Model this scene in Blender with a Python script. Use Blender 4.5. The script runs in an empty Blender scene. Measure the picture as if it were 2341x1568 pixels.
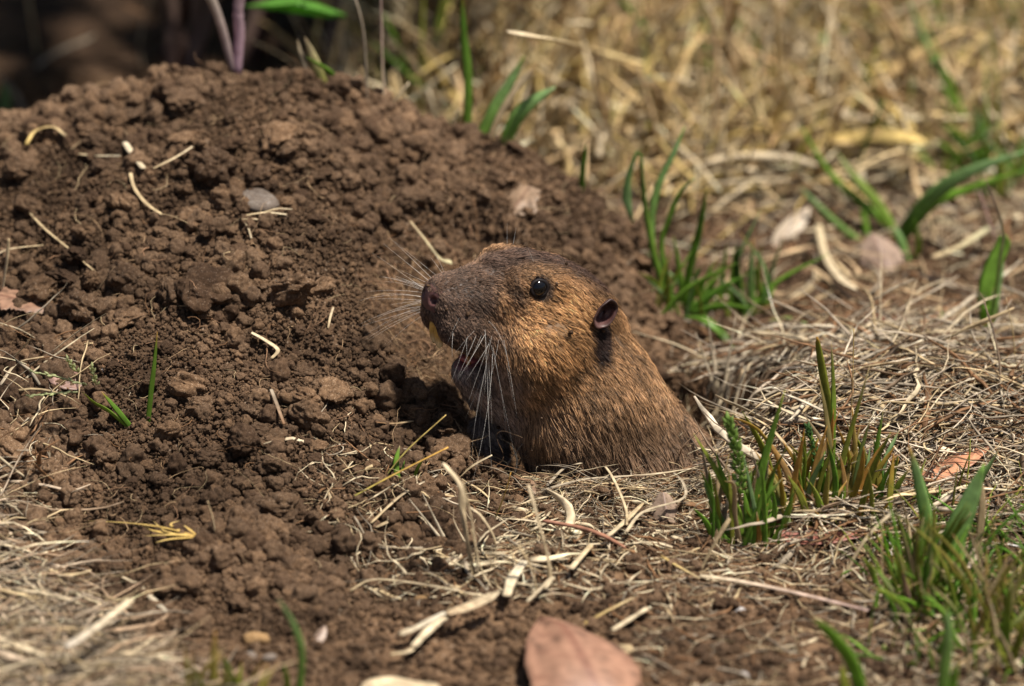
import bpy, math, random
import numpy as np
from mathutils import Vector, Matrix

# ------------------------------------------------------------------ units
# All shapes below are written in centimetres and scaled by U into metres.
U = 0.01
RNG = np.random.default_rng(7)
random.seed(7)
sc = bpy.context.scene
COL = sc.collection

# ------------------------------------------------------------------ camera
PITCH = math.radians(24.0)
TGT = np.array([0.0, 0.0, 3.0])
DIST = 200.0
RV = np.array([1.0, 0.0, 0.0])
DV = np.array([0.0, math.cos(PITCH), -math.sin(PITCH)])
UV = np.array([0.0, math.sin(PITCH), math.cos(PITCH)])
CAMP = TGT - DIST * DV
FRAME_W = 24.13
cam = bpy.data.cameras.new('camera')
cam.lens = 36.0 * DIST / FRAME_W
cam.sensor_width = 36.0
cam.clip_start = 0.05
cam.clip_end = 400.0
cam.dof.use_dof = True
cam.dof.focus_distance = (DIST - 0.9) * U
cam.dof.aperture_fstop = 9.6
co = bpy.data.objects.new('camera', cam)
COL.objects.link(co)
co.location = Vector((CAMP * U).tolist())
co.rotation_euler = (math.pi / 2 - PITCH, 0, 0)
sc.camera = co

# ------------------------------------------------------------------ light
SUN_EL, SUN_AZ = math.radians(70), math.radians(108)     # azimuth measured from +Y towards +X
w = bpy.data.worlds.new('World')
sc.world = w
w.use_nodes = True
nt = w.node_tree
sky = nt.nodes.new('ShaderNodeTexSky')
sky.sky_type = 'NISHITA'
sky.sun_disc = False
sky.sun_elevation = SUN_EL
sky.sun_rotation = SUN_AZ
sky.air_density = 1.0
sky.dust_density = 3.0
nt.links.new(sky.outputs[0], nt.nodes['Background'].inputs[0])
nt.nodes['Background'].inputs[1].default_value = 0.05
sun = bpy.data.lights.new('sun', 'SUN')
sun.energy = 5.0
sun.angle = math.radians(5)
sun.color = (1.0, 0.93, 0.83)
so = bpy.data.objects.new('sun', sun)
COL.objects.link(so)
sd = Vector((math.sin(SUN_AZ) * math.cos(SUN_EL), math.cos(SUN_AZ) * math.cos(SUN_EL), math.sin(SUN_EL)))
so.rotation_euler = (-sd).to_track_quat('-Z', 'Y').to_euler()
sc.view_settings.view_transform = 'Standard'
sc.view_settings.look = 'None'
sc.view_settings.gamma = 1.0
sc.view_settings.use_curve_mapping = False
sc.view_settings.exposure = 0.56
sc.unit_settings.system = 'METRIC'
sc.cycles.max_bounces = 6
sc.cycles.diffuse_bounces = 2
sc.cycles.glossy_bounces = 2
sc.cycles.transmission_bounces = 3
sc.cycles.use_denoising = True


# ------------------------------------------------------------------ numpy helpers
def sst(a, b, x):
    t = np.clip((x - a) / (b - a), 0, 1)
    return t * t * (3 - 2 * t)


_lat = {}


def vnoise(x, y, seed):
    if seed not in _lat:
        _lat[seed] = np.random.default_rng(seed + 991).random((256, 256))
    L = _lat[seed]
    xi = np.floor(x).astype(int); yi = np.floor(y).astype(int)
    fx = x - xi; fy = y - yi
    fx = fx * fx * (3 - 2 * fx); fy = fy * fy * (3 - 2 * fy)
    a = L[xi & 255, yi & 255]; b = L[(xi + 1) & 255, yi & 255]
    c = L[xi & 255, (yi + 1) & 255]; d = L[(xi + 1) & 255, (yi + 1) & 255]
    return (a * (1 - fx) + b * fx) * (1 - fy) + (c * (1 - fx) + d * fx) * fy - 0.5


def vn3(p, freq, seed):
    """cheap 3-D noise from three rotated planes"""
    x, y, z = p[..., 0] * freq, p[..., 1] * freq, p[..., 2] * freq
    return (vnoise(x + .7 * z, y - .3 * z, seed) + vnoise(y + .5 * x, z + .2 * x, seed + 1) + vnoise(z - .4 * y, x + .6 * y, seed + 2)) * .8


# crest of the mound: height of its ridge (at y = 9) over x
CX = np.array([-60, -30, -20, -15, -12.0, -10.0, -8.2, -6.5, -5.0, -3.6, -2.2, -0.4, 1.5, 3.0, 4.0, 5.0, 60])
CZ = np.array([0, 0, 1.6, 3.4, 4.5, 5.4, 5.75, 5.85, 5.7, 5.05, 4.4, 3.85, 3.0, 1.6, .5, 0.0, 0])


def hbase(x, y):
    crest = np.interp(x, CX, CZ)
    yb = 9.0
    toe = np.interp(x, [-20, -12, -8, -4, -2, 0, 3, 6], [-6, -7, -8.5, -8, -5, -2, 4, 6])
    t = np.clip((y - toe) / (yb - toe), 0, 1)
    front = 0.35 * t + 0.65 * t * t * (3 - 2 * t)
    back = np.exp(-((y - yb) / 3.6) ** 2)
    prof = np.where(y < yb, front, back)
    h = crest * prof
    # shallow swell to the right, where the straw mat lies, and the rim in front of the hole
    h = h + 1.15 * sst(4.9, 7.2, x) * np.exp(-((np.maximum(x, 9) - 9) / 8) ** 2 - ((y - 1.8) / 3.3) ** 2)
    h = h + 0.05 * np.exp(-((x - 2.3) / 3.0) ** 2 - ((y + 2.2) / 1.1) ** 2)
    h = h - 0.45 * np.exp(-((x - 3.5) / 2.5) ** 2 - ((y - 11) / 2.5) ** 2)
    return h


def hole_r(x, y):
    ang = np.arctan2(y - 2.3, x - 0.95)
    wob = 1 + 0.05 * np.sin(3 * ang + 1.0) + 0.04 * np.sin(5 * ang) - .14 * np.exp(-((np.mod(ang, 2 * np.pi) - 3.75) / .55) ** 2) + .20 * np.exp(-((ang + .15) / .6) ** 2)
    return np.sqrt(((x - 0.75) / 3.95) ** 2 + ((y - 2.3) / 3.4) ** 2) / wob


def scoop(x, y):
    """1 on the bare wall scooped out left of and behind the animal"""
    q = np.sqrt(((x + 1.0) / 2.75) ** 2 + ((y - 3.3) / 3.3) ** 2)
    return 1 - sst(.85, 1.05, q)


def mound_mask(x, y):
    """1 on the fresh dug soil, 0 on the old trodden ground"""
    cr = np.interp(x, CX, CZ)
    toe = np.interp(x, [-20, -12, -8, -4, -2, 0, 3, 6], [-6, -7, -9, -9.5, -8.0, -4, 2, 6])
    return sst(0.1, 1.2, cr) * sst(toe - 1.0, toe + 1.0, y) * (1 - sst(14, 17, y)) * sst(-26, -20, x)


def hgt(x, y):
    x = np.asarray(x, float); y = np.asarray(y, float)
    h = hbase(x, y)
    m = mound_mask(x, y)
    near = np.exp(-((x / 40) ** 2 + ((y - 8) / 50) ** 2))
    n = (vnoise(x / 3.1, y / 3.1, 1) * .8 * (.3 + .7 * m) + vnoise(x / 1.3 + 5, y / 1.3, 2) * .42 * (.35 + .65 * m)
         + vnoise(x / .55, y / .55 + 9, 3) * .2 * (.5 + .5 * m) + vnoise(x / .26, y / .26, 4) * .1)
    r = hole_r(x, y)
    wall = np.clip((1.08 - r) / (0.62 + .38 * sst(1.0, -2.0, x)), 0, 1)
    wall = wall ** 0.85
    n = n * near * (1 - .75 * np.maximum(sst(.0, .15, wall), scoop(x, y)))
    h = h - .55 * scoop(x, y) * (1 - sst(0, .6, wall))
    h = h + n
    h = h * (1 - wall) + (-4.5 + 5.2 * sst(1.2, -2.3, x)) * wall
    # far away: gentle swell only
    far = 1 - near
    h = h + far * 6 * (vnoise(x / 300, y / 300, 6))
    return h


def hnormal(x, y, e=0.12):
    dx = (hgt(x + e, y) - hgt(x - e, y)) / (2 * e)
    dy = (hgt(x, y + e) - hgt(x, y - e)) / (2 * e)
    n = np.stack([-dx, -dy, np.ones_like(dx)], -1)
    return n / np.linalg.norm(n, axis=-1, keepdims=True)


def v2w(X, D, V):
    return TGT + np.multiply.outer(np.asarray(X, float), RV) + np.multiply.outer(np.asarray(D, float), DV) + np.multiply.outer(np.asarray(V, float), UV)


def pray(px, py):
    X = (px - 1170.5) / 97.0; V = (784 - py) / 97.0
    d = DIST * DV + X * RV + V * UV
    return d / np.linalg.norm(d)


def at(px, py, up=0.0):
    """where the view ray of a photo pixel meets the ground (raised by up)"""
    d = pray(px, py)
    t = np.arange(DIST - 45, DIST + 130, 0.05)
    P = CAMP + t[:, None] * d
    below = P[:, 2] < hgt(P[:, 0], P[:, 1]) + up
    i = int(np.argmax(below)) if below.any() else len(t) - 1
    return P[i].copy()


def aty(px, py, y):
    """the point of the view ray of a photo pixel at depth y"""
    d = pray(px, py)
    return CAMP + (y - CAMP[1]) / d[1] * d


# ------------------------------------------------------------------ materials
def new_mat(name):
    m = bpy.data.materials.new(name); m.use_nodes = True
    n = m.node_tree.nodes; l = m.node_tree.links
    b = n['Principled BSDF']
    return m, n, l, b


def soil_mat(name, scale, dark, mid, light, bump=0.6, rnd=True, attr=None, dist=.0006):
    m, n, l, b = new_mat(name)
    tc = n.new('ShaderNodeTexCoord')
    n1 = n.new('ShaderNodeTexNoise'); n1.inputs['Scale'].default_value = scale; n1.inputs['Detail'].default_value = 8; n1.inputs['Roughness'].default_value = .72
    n2 = n.new('ShaderNodeTexNoise'); n2.inputs['Scale'].default_value = scale * 6.5; n2.inputs['Detail'].default_value = 5; n2.inputs['Roughness'].default_value = .7
    l.new(tc.outputs['Object'], n1.inputs['Vector']); l.new(tc.outputs['Object'], n2.inputs['Vector'])
    cr = n.new('ShaderNodeValToRGB')
    e = cr.color_ramp.elements
    e[0].position = .36; e[0].color = dark + (1,)
    e[1].position = .66; e[1].color = light + (1,)
    k = e.new(.5); k.color = mid + (1,)
    mx = n.new('ShaderNodeMath'); mx.operation = 'MULTIPLY_ADD'; mx.inputs[1].default_value = .45
    l.new(n2.outputs[0], mx.inputs[0])
    sc1 = n.new('ShaderNodeMath'); sc1.operation = 'MULTIPLY'; sc1.inputs[1].default_value = .55
    l.new(n1.outputs[0], sc1.inputs[0]); l.new(sc1.outputs[0], mx.inputs[2])
    l.new(mx.outputs[0], cr.inputs[0])
    out = cr.outputs[0]
    # pale mineral grains
    vo = n.new('ShaderNodeTexVoronoi'); vo.inputs['Scale'].default_value = scale * 9
    l.new(tc.outputs['Object'], vo.inputs['Vector'])
    gr = n.new('ShaderNodeMath'); gr.operation = 'GREATER_THAN'; gr.inputs[1].default_value = .955
    sep = n.new('ShaderNodeSeparateColor'); l.new(vo.outputs['Color'], sep.inputs[0]); l.new(sep.outputs[0], gr.inputs[0])
    gm = n.new('ShaderNodeMix'); gm.data_type = 'RGBA'; gm.inputs[7].default_value = (.42, .34, .27, 1)
    gf = n.new('ShaderNodeMath'); gf.operation = 'MULTIPLY'; gf.inputs[1].default_value = .45
    l.new(gr.outputs[0], gf.inputs[0]); l.new(gf.outputs[0], gm.inputs[0]); l.new(out, gm.inputs[6]); out = gm.outputs[2]
    if attr:
        at_ = n.new('ShaderNodeAttribute'); at_.attribute_name = attr
        mm = n.new('ShaderNodeMix'); mm.data_type = 'RGBA'; mm.blend_type = 'MULTIPLY'; mm.inputs[0].default_value = 1
        l.new(out, mm.inputs[6]); l.new(at_.outputs['Color'], mm.inputs[7]); out = mm.outputs[2]
    # damp and dry patches a few centimetres across
    ge = n.new('ShaderNodeNewGeometry'); pn = n.new('ShaderNodeTexNoise'); pn.inputs['Scale'].default_value = 38; pn.inputs['Detail'].default_value = 3
    l.new(ge.outputs['Position'], pn.inputs['Vector'])
    pr = n.new('ShaderNodeValToRGB'); pr.color_ramp.elements[0].position = .36; pr.color_ramp.elements[0].color = (.58, .55, .52, 1)
    pr.color_ramp.elements[1].position = .64; pr.color_ramp.elements[1].color = (1.18, 1.14, 1.08, 1)
    l.new(pn.outputs[0], pr.inputs[0])
    pm_ = n.new('ShaderNodeMix'); pm_.data_type = 'RGBA'; pm_.blend_type = 'MULTIPLY'; pm_.inputs[0].default_value = 1
    l.new(out, pm_.inputs[6]); l.new(pr.outputs[0], pm_.inputs[7]); out = pm_.outputs[2]
    if rnd:
        oi = n.new('ShaderNodeObjectInfo')
        r2 = n.new('ShaderNodeValToRGB'); q = r2.color_ramp.elements
        q[0].color = (.62, .58, .56, 1); q[1].color = (1.35, 1.3, 1.22, 1)
        k = q.new(.5); k.color = (1, 1, 1, 1)
        l.new(oi.outputs['Random'], r2.inputs[0])
        mm = n.new('ShaderNodeMix'); mm.data_type = 'RGBA'; mm.blend_type = 'MULTIPLY'; mm.inputs[0].default_value = 1
        l.new(out, mm.inputs[6]); l.new(r2.outputs[0], mm.inputs[7]); out = mm.outputs[2]
    l.new(out, b.inputs['Base Color'])
    b.inputs['Roughness'].default_value = .95
    b.inputs['Specular IOR Level'].default_value = .15
    bp = n.new('ShaderNodeBump'); bp.inputs['Strength'].default_value = bump; bp.inputs['Distance'].default_value = dist
    l.new(mx.outputs[0], bp.inputs['Height']); l.new(bp.outputs[0], b.inputs['Normal'])
    return m


SD, SM, SL = (.034, .021, .013), (.104, .066, .041), (.225, .153, .099)
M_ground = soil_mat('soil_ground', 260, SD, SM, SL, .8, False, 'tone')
M_clod = soil_mat('soil_lump', 240, SD, SM, SL, .9, True)
M_crumb = soil_mat('soil_crumb', 2.6, SD, SM, SL, .8, True, dist=.0004)


def plant_mat(name, transl=.3, rough=.55, spec=.3, smooth_=0.0):
    m, n, l, b = new_mat(name)
    a = n.new('ShaderNodeAttribute'); a.attribute_name = 'Col'
    tc = n.new('ShaderNodeTexCoord')
    ns = n.new('ShaderNodeTexNoise'); ns.inputs['Scale'].default_value = 420; ns.inputs['Detail'].default_value = 4
    l.new(tc.outputs['Object'], ns.inputs['Vector'])
    rp = n.new('ShaderNodeValToRGB'); rp.color_ramp.elements[0].position = .3; rp.color_ramp.elements[0].color = (.6 + .25 * smooth_, .57 + .25 * smooth_, .53 + .25 * smooth_, 1)
    rp.color_ramp.elements[1].position = .65; rp.color_ramp.elements[1].color = (1.12, 1.1, 1.06, 1)
    l.new(ns.outputs[0], rp.inputs[0])
    mm = n.new('ShaderNodeMix'); mm.data_type = 'RGBA'; mm.blend_type = 'MULTIPLY'; mm.inputs[0].default_value = 1
    l.new(a.outputs['Color'], mm.inputs[6]); l.new(rp.outputs[0], mm.inputs[7])
    l.new(mm.outputs[2], b.inputs['Base Color'])
    b.inputs['Roughness'].default_value = rough
    b.inputs['Specular IOR Level'].default_value = spec
    bp = n.new('ShaderNodeBump'); bp.inputs['Strength'].default_value = .35; bp.inputs['Distance'].default_value = .0003
    l.new(ns.outputs[0], bp.inputs['Height']); l.new(bp.outputs[0], b.inputs['Normal'])
    if transl > 0:
        t = n.new('ShaderNodeBsdfTranslucent'); l.new(mm.outputs[2], t.inputs[0])
        ms = n.new('ShaderNodeMixShader'); ms.inputs[0].default_value = transl
        o = n['Material Output']
        l.new(b.outputs[0], ms.inputs[1]); l.new(t.outputs[0], ms.inputs[2]); l.new(ms.outputs[0], o.inputs[0])
    return m


M_straw = plant_mat('dry_straw', .12, .6, .25)
M_blade = plant_mat('green_blade', .5, .42, .35, .9)
M_leaf = plant_mat('dead_leaf', .1, .45, .35, 1.0)


def simple_mat(name, col, rough=.5, spec=.5, coat=0):
    m, n, l, b = new_mat(name)
    b.inputs['Base Color'].default_value = col + (1,)
    b.inputs['Roughness'].default_value = rough
    b.inputs['Specular IOR Level'].default_value = spec
    b.inputs['Coat Weight'].default_value = coat
    return m


# ------------------------------------------------------------------ object helpers
def mesh_of(name, V, F, mat, smooth=True, col=None, tone=None):
    V = np.asarray(V, np.float32) * U
    me = bpy.data.meshes.new(name)
    if isinstance(F, np.ndarray):
        nf, k = F.shape
        me.vertices.add(len(V)); me.vertices.foreach_set('co', V.ravel())
        me.loops.add(nf * k); me.polygons.add(nf)
        me.loops.foreach_set('vertex_index', F.astype(np.int32).ravel())
        me.polygons.foreach_set('loop_start', np.arange(0, nf * k, k, dtype=np.int32))
        me.update(calc_edges=True)
    else:
        me.from_pydata(V.tolist(), [], F)
    if col is not None:
        c = np.ones((len(V), 4), np.float32); c[:, :3] = col
        a = me.color_attributes.new('Col' if tone is None else tone, 'FLOAT_COLOR', 'POINT')
        a.data.foreach_set('color', c.ravel())
    me.materials.append(mat)
    if smooth:
        me.polygons.foreach_set('use_smooth', np.ones(len(me.polygons), bool))
    return me


def link(name, me, parent=None, loc=None):
    o = bpy.data.objects.new(name, me); COL.objects.link(o)
    if parent is not None: o.parent = parent
    if loc is not None: o.location = Vector((np.asarray(loc, float) * U).tolist())
    return o


def tag(o, label=None, cat=None, group=None, kind=None):
    if label: o['label'] = label
    if cat: o['category'] = cat
    if group: o['group'] = group
    if kind: o['kind'] = kind
    return o


def empty(name, loc, label, cat, group=None):
    o = bpy.data.objects.new(name, None); COL.objects.link(o)
    o.empty_display_size = .005
    o.location = Vector((np.asarray(loc, float) * U).tolist())
    return tag(o, label, cat, group)


def norm(v):
    return v / np.maximum(np.linalg.norm(v, axis=-1, keepdims=True), 1e-9)


def sweep(P, W, T=0.25, sides=4, ref=None, twist=None):
    """P [N,K,3] paths, W [N,K] widths, T thickness ratio -> verts, quads (closed ends)"""
    P = np.asarray(P, float); N, K = P.shape[:2]
    tg = norm(np.gradient(P, axis=1))
    if ref is None: ref = np.tile(np.array([0, 0, 1.0]), (N, 1))
    ref = np.asarray(ref, float)[:, None, :] + 0 * tg
    S = norm(np.cross(tg, ref) + 1e-6)
    Nn = norm(np.cross(S, tg))
    if twist is not None:
        a = np.asarray(twist)[..., None]
        S, Nn = S * np.cos(a) + Nn * np.sin(a), Nn * np.cos(a) - S * np.sin(a)
    T = np.broadcast_to(np.asarray(T, float), (N,))[:, None]
    th = np.arange(sides) * 2 * math.pi / sides
    V = (P[:, :, None, :] + (W / 2)[:, :, None, None] * (np.cos(th)[None, None, :, None] * S[:, :, None, :]
         + (T * np.ones((1, K)))[:, :, None, None] * np.sin(th)[None, None, :, None] * Nn[:, :, None, :]))
    V = V.reshape(-1, 3)
    n, k, s = np.meshgrid(np.arange(N), np.arange(K - 1), np.arange(sides), indexing='ij')
    b = (n * K + k) * sides
    s2 = (s + 1) % sides
    F = np.stack([b + s, b + s2, b + sides + s2, b + sides + s], -1).reshape(-1, 4)
    caps = {4: [(0, 1, 2, 3)], 6: [(0, 1, 2, 3), (0, 3, 4, 5)], 8: [(0, 1, 2, 3), (0, 3, 4, 7), (4, 5, 6, 7)]}.get(sides, [])
    nb = np.arange(N) * K * sides
    for q in caps:
        e2 = np.stack([nb + i for i in q], -1)
        F = np.concatenate([F, e2[:, ::-1], e2 + (K - 1) * sides])
    return V, F


def catmull(pts, K):
    pts = np.asarray(pts, float)
    n = len(pts)
    if n == 2: return pts[0] + np.linspace(0, 1, K)[:, None] * (pts[1] - pts[0])
    Q = np.vstack([2 * pts[0] - pts[1], pts, 2 * pts[-1] - pts[-2]])
    t = np.linspace(0, n - 1 - 1e-6, K); i = t.astype(int); f = (t - i)[:, None]
    a, b, c, d = Q[i], Q[i + 1], Q[i + 2], Q[i + 3]
    return .5 * ((2 * b) + (-a + c) * f + (2 * a - 5 * b + 4 * c - d) * f ** 2 + (-a + 3 * b - 3 * c + d) * f ** 3)


def project(P):
    """photo pixel of a point, used to word the labels by neighbours"""
    d = np.asarray(P, float) - CAMP
    k = DIST / (d @ DV)
    return 1170.5 + 97 * k * (d @ RV), 784 - 97 * k * (d @ UV)


ORD = ['nearest', 'second nearest', 'third nearest', 'fourth nearest', 'fifth nearest', 'sixth nearest', 'seventh nearest', 'eighth nearest', 'ninth nearest', 'tenth nearest', 'eleventh nearest', 'twelfth nearest', 'thirteenth nearest', 'fourteenth nearest', 'fifteenth nearest', 'sixteenth nearest']


def word_labels(items, noun, marks):
    """items: (object, point). Each label names the closest landmark, the side it lies on and its rank by distance"""
    groups = {}
    for o, P in items:
        px, py = project(P)
        ds = [(math.hypot(px - m[0], (py - m[1]) * 1.2), j) for j, m in enumerate(marks)]
        d, j = min(ds)
        dx, dy = px - marks[j][0], (py - marks[j][1]) * 1.2
        side = ('right of' if dx > 0 else 'left of') if abs(dx) > abs(dy) else ('below' if dy > 0 else 'above')
        groups.setdefault((j, side), []).append((d, o))
    for (j, side), L in groups.items():
        L.sort(key=lambda q: q[0])
        for k, (d, o) in enumerate(L):
            rank = ORD[k] + ' ' if k < len(ORD) else 'more distant '
            o['label'] = rank + noun + ' ' + side + ' the ' + marks[j][2]


# ================================================================== GROUND
def axis(lo, hi, step, far):
    mid = np.arange(lo, hi + step / 2, step)
    g = [step]
    out = []
    x = hi; s = step
    while x < far:
        s *= 1.22; x += s; out.append(x)
    lo_side = []
    x = lo; s = step
    while x > -far:
        s *= 1.22; x -= s; lo_side.append(x)
    return np.array(lo_side[::-1] + mid.tolist() + out)


gx = axis(-14.5, 14.5, 0.09, 20000)
gy = axis(-16, 34, 0.11, 20000)
GX, GY = np.meshgrid(gx, gy, indexing='ij')
GZ = hgt(GX, GY)
nx, ny = GX.shape
I = np.arange(nx * ny).reshape(nx, ny)
GF = np.stack([I[:-1, :-1], I[1:, :-1], I[1:, 1:], I[:-1, 1:]], -1).reshape(-1, 4)
mm_ = mound_mask(GX, GY)
hr_ = hole_r(GX, GY)
fresh = np.array([.92, .90, .88]); old = np.array([1.12, 1.08, 1.02]); wallc = np.array([.92, .86, .76])
tone = fresh * mm_[..., None] + old * (1 - mm_[..., None])
dk = sst(15, 19, GY) * (1 - sst(-5, 0, GX))          # dark wet soil behind, with the shade under the weeds painted into its colour
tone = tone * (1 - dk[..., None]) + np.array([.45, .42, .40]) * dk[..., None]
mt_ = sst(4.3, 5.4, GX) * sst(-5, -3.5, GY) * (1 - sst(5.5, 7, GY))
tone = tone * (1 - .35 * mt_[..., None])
wm = (1 - sst(1.0, 1.12, hr_))
tone = tone * (1 - wm[..., None]) + wallc * wm[..., None]
tone = tone * (1 + .5 * vnoise(GX / 2.5, GY / 2.5, 31)[..., None])
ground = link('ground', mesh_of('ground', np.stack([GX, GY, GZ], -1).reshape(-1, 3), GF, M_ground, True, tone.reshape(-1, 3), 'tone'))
tag(ground, 'brown loose soil heaped into a mound with an open burrow', None, None, 'structure')


# ------------------------------------------------------------------ lumps of soil
def ico(sub):
    import bmesh
    bm = bmesh.new(); bmesh.ops.create_icosphere(bm, subdivisions=sub, radius=1.0)
    V = np.array([v.co[:] for v in bm.verts]); F = np.array([[v.index for v in f.verts] for f in bm.faces])
    bm.free()
    return V, F


ICO4, ICO4F = ico(5)
ICO3, ICO3F = ico(3)


def lump(seed, rough=1.0, V=ICO4, bits=14):
    r = np.random.default_rng(seed)
    sh = r.uniform(.72, 1.15, 3); sh[2] *= .85
    p = V * sh
    d = vn3(V + seed, 1.1, 60) * .5 + vn3(V + seed, 2.4, 63) * .28 * rough + vn3(V, 5.5, 66 + seed % 5) * .15 * rough + vn3(V, 12, 72) * .08 * rough
    # small crumbs stuck on the surface
    for q in range(bits):
        c = norm(r.normal(size=3)); a = r.uniform(.2, .42)
        ang = np.linalg.norm(V - c, axis=1)
        d = d + np.sqrt(np.clip(a * a - ang ** 2, 0, None)) * r.uniform(.35, .7) * rough
    return p * (1 + d)[:, None]


clod_meshes = [mesh_of('soil_clod', lump(k * 13 + 1, 1.0), ICO4F, M_clod) for k in range(8)]
pebble_smooth = lump(99, .25, ICO3, 0)


def put_clod(p, size, label, cat='soil clod', name='soil_clod', me=None, group=None, flat=1.0, rot=None, stretch=(1, 1, 1)):
    me = me or clod_meshes[random.randrange(8)]
    o = link(name, me, None, p)
    o.scale = (size / 2 * stretch[0], size / 2 * stretch[1], size / 2 * flat * stretch[2])
    o.rotation_euler = rot or (random.uniform(-.5, .5), random.uniform(-.5, .5), random.uniform(0, 6.28))
    return tag(o, label, cat, group)


big = [  # photo x, y, diameter in px, label
    (462, 672, 118, 'largest dark crumbly clod on the mound with a black hollow at its right side'),
    (300, 640, 96, 'broad rounded clod on the mound left of the largest clod'),
    (112, 662, 100, 'coarse fibrous clod near the left edge of the mound'),
    (160, 318, 56, 'round clod under the bent straw near the upper left edge'),
    (218, 322, 52, 'round clod with a dark underside right of its twin at the upper left'),
    (408, 545, 44, 'upright oval clod on the middle of the mound'),
    (528, 592, 58, 'pale rough clod above the bare burrow wall on the mound'),
    (490, 385, 118, 'big root-bound clod bristling with brown fibres high on the mound'),
    (455, 932, 64, 'round clod on the lower mound right of the upright green blade'),
    (690, 948, 82, 'grainy clod in the hollow left of the burrow wall'),
    (752, 898, 70, 'knobbly clod at the edge of the bare burrow wall'),
    (565, 1012, 78, 'wide crumbly clod below the hollow on the lower mound'),
    (622, 1008, 58, 'round crumbly clod right beside the wide crumbly one on the lower mound'),
    (742, 990, 40, 'small smooth clod below the knobbly one at the burrow edge'),
    (800, 1000, 46, 'egg shaped clod at the lower end of the bare burrow wall'),
    (1040, 1018, 74, 'knobbly clod at the front left corner of the burrow mouth'),
    (985, 1058, 60, 'clod under the slanting yellow straw in front of the burrow'),
    (455, 1432, 74, 'pale tan crumbly clod near the bottom left litter'),
    (1448, 1292, 56, 'dark clod on the soil above the brown leaf'),
    (385, 985, 60, 'crumbly clod at the base of the upright green blade'),
    (250, 880, 62, 'grey brown clod beside the half buried leaf'),
    (215, 640, 52, 'clod between the fibrous clod and the broad rounded one'),
    (375, 560, 46, 'clod left of the upright oval one on the mound'),
    (605, 850, 46, 'small clod above the bleached straw wisp on the mound'),
    (700, 850, 44, 'clod on the slope right of the straw wisp on the mound'),
    (120, 1085, 92, 'dark clod at the left edge beside the black crevice'),
    (175, 1120, 66, 'rounded clod below the black crevice at left'),
    (530, 330, 60, 'soft blurred clod on the upper slope of the mound'),
    (660, 340, 64, 'rounded clod high on the mound right of the root bound one'),
    (880, 480, 52, 'clod on the mound slope above the animal head at left'),
    (1130, 410, 56, 'clod on the upper right shoulder of the mound'),
    (1258, 1112, 50, 'small clod in the rim litter left of the long grey straw'),
    (1392, 1128, 62, 'crumbly clod under the straw arching over the burrow rim'),
    (1500, 1102, 44, 'small clod caught in the rootlets of the burrow rim'),
    (965, 1110, 66, 'dusty clod left of the standing bleached stalks'),
]
for (px, py, d, lab) in big:
    s = d / 97.0
    p = at(px, py + d * .18)
    nn = hnormal(np.array(p[0]), np.array(p[1]))
    put_clod(p + nn * s * .3, s * .92, lab)
p = at(640, 1180)
put_clod(p + [0, 0, .3], .72, 'long sausage shaped clod casting a dark shadow on the lower mound', stretch=(1.65, .95, .95), rot=(0, .12, .15))
M_och = soil_mat('ochre_stone', 300, (.22, .13, .06), (.36, .23, .11), (.48, .33, .18), .4, False)
M_gry = soil_mat('grey_stone', 300, (.085, .065, .052), (.15, .125, .108), (.30, .28, .265), .3, False)
M_wht = soil_mat('white_stone', 300, (.32, .31, .32), (.44, .43, .44), (.55, .54, .56), .2, False)
pm = lambda mat: mesh_of('pebble', pebble_smooth, ICO3F, mat)
pb = [(580, 1468, 62, M_och, 'round ochre pebble near the bottom left of the ground'),
      (660, 1270, 30, M_wht, 'tiny white pebble on the lower soil of the mound'),
      (572, 1502, 34, M_gry, 'small blue grey pebble below the round ochre one'),
      (612, 1508, 34, M_gry, 'pale grey pebble touching the blue grey one'),
      (590, 466, 104, M_gry, 'grey stone half sunk in the middle of the mound'),
      (236, 850, 20, M_wht, 'tiny pale pebble beside the half buried leaf on the mound'),
      (1700, 1545, 26, M_wht, 'small whitish pebble at the bottom edge on bare soil'),
      (2290, 778, 70, M_gry, 'flat bluish stone at the right edge behind the straw mat'),
      (960, 1375, 40, M_och, 'tan pebble behind the broken straw pieces'),
      (1690, 1400, 24, M_wht, 'tiny pale pebble on the bare soil right of the brown leaf')]
for (px, py, d, mt, lab) in pb:
    s = d / 97.0; p = at(px, py)
    put_clod(p + [0, 0, s * .14], s, lab, 'pebble', 'pebble', pm(mt), flat=.5 if d > 60 and mt is M_gry else .8)

# fresh, countable clods all over the mound
cnt = {}
zones = [('upper', 'rounded soil clod on the blurred upper part of the mound', 'clods on the upper mound'),
         ('middle', 'rounded soil clod on the middle slope of the mound', 'clods on the middle slope of the mound'),
         ('lower', 'small soil clod on the lower slope of the mound', 'clods on the lower slope of the mound')]
placed = []
clod_items = []
tries = 0
while len(placed) < 245 and tries < 6000:
    tries += 1
    x = RNG.uniform(-12.5, 4.5); y = RNG.uniform(-8.5, 10.5)
    if mound_mask(x, y) < .5 or hole_r(x, y) < 1.1 or scoop(x, y) > .2: continue
    if x > -3.5 and y < -1.5 and RNG.random() < .6: continue
    s = float(np.clip(RNG.lognormal(-1.0, .42), .24, 1.05))
    if any((x - a) ** 2 + (y - b) ** 2 < (.42 * (s + c)) ** 2 for a, b, c in placed): continue
    placed.append((x, y, s))
    
    z = float(hgt(x, y)); zi = 0 if y > 5.5 else (1 if y > -.5 else 2)
    nn = hnormal(np.array(x), np.array(y))
    oc = put_clod(np.array([x, y, z]) + nn * s * .30, s, zones[zi][1], group=zones[zi][2], stretch=(random.uniform(.8, 1.35), random.uniform(.8, 1.2), random.uniform(.7, 1.05)))
    clod_items.append((oc, np.array([x, y, z])))


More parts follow.
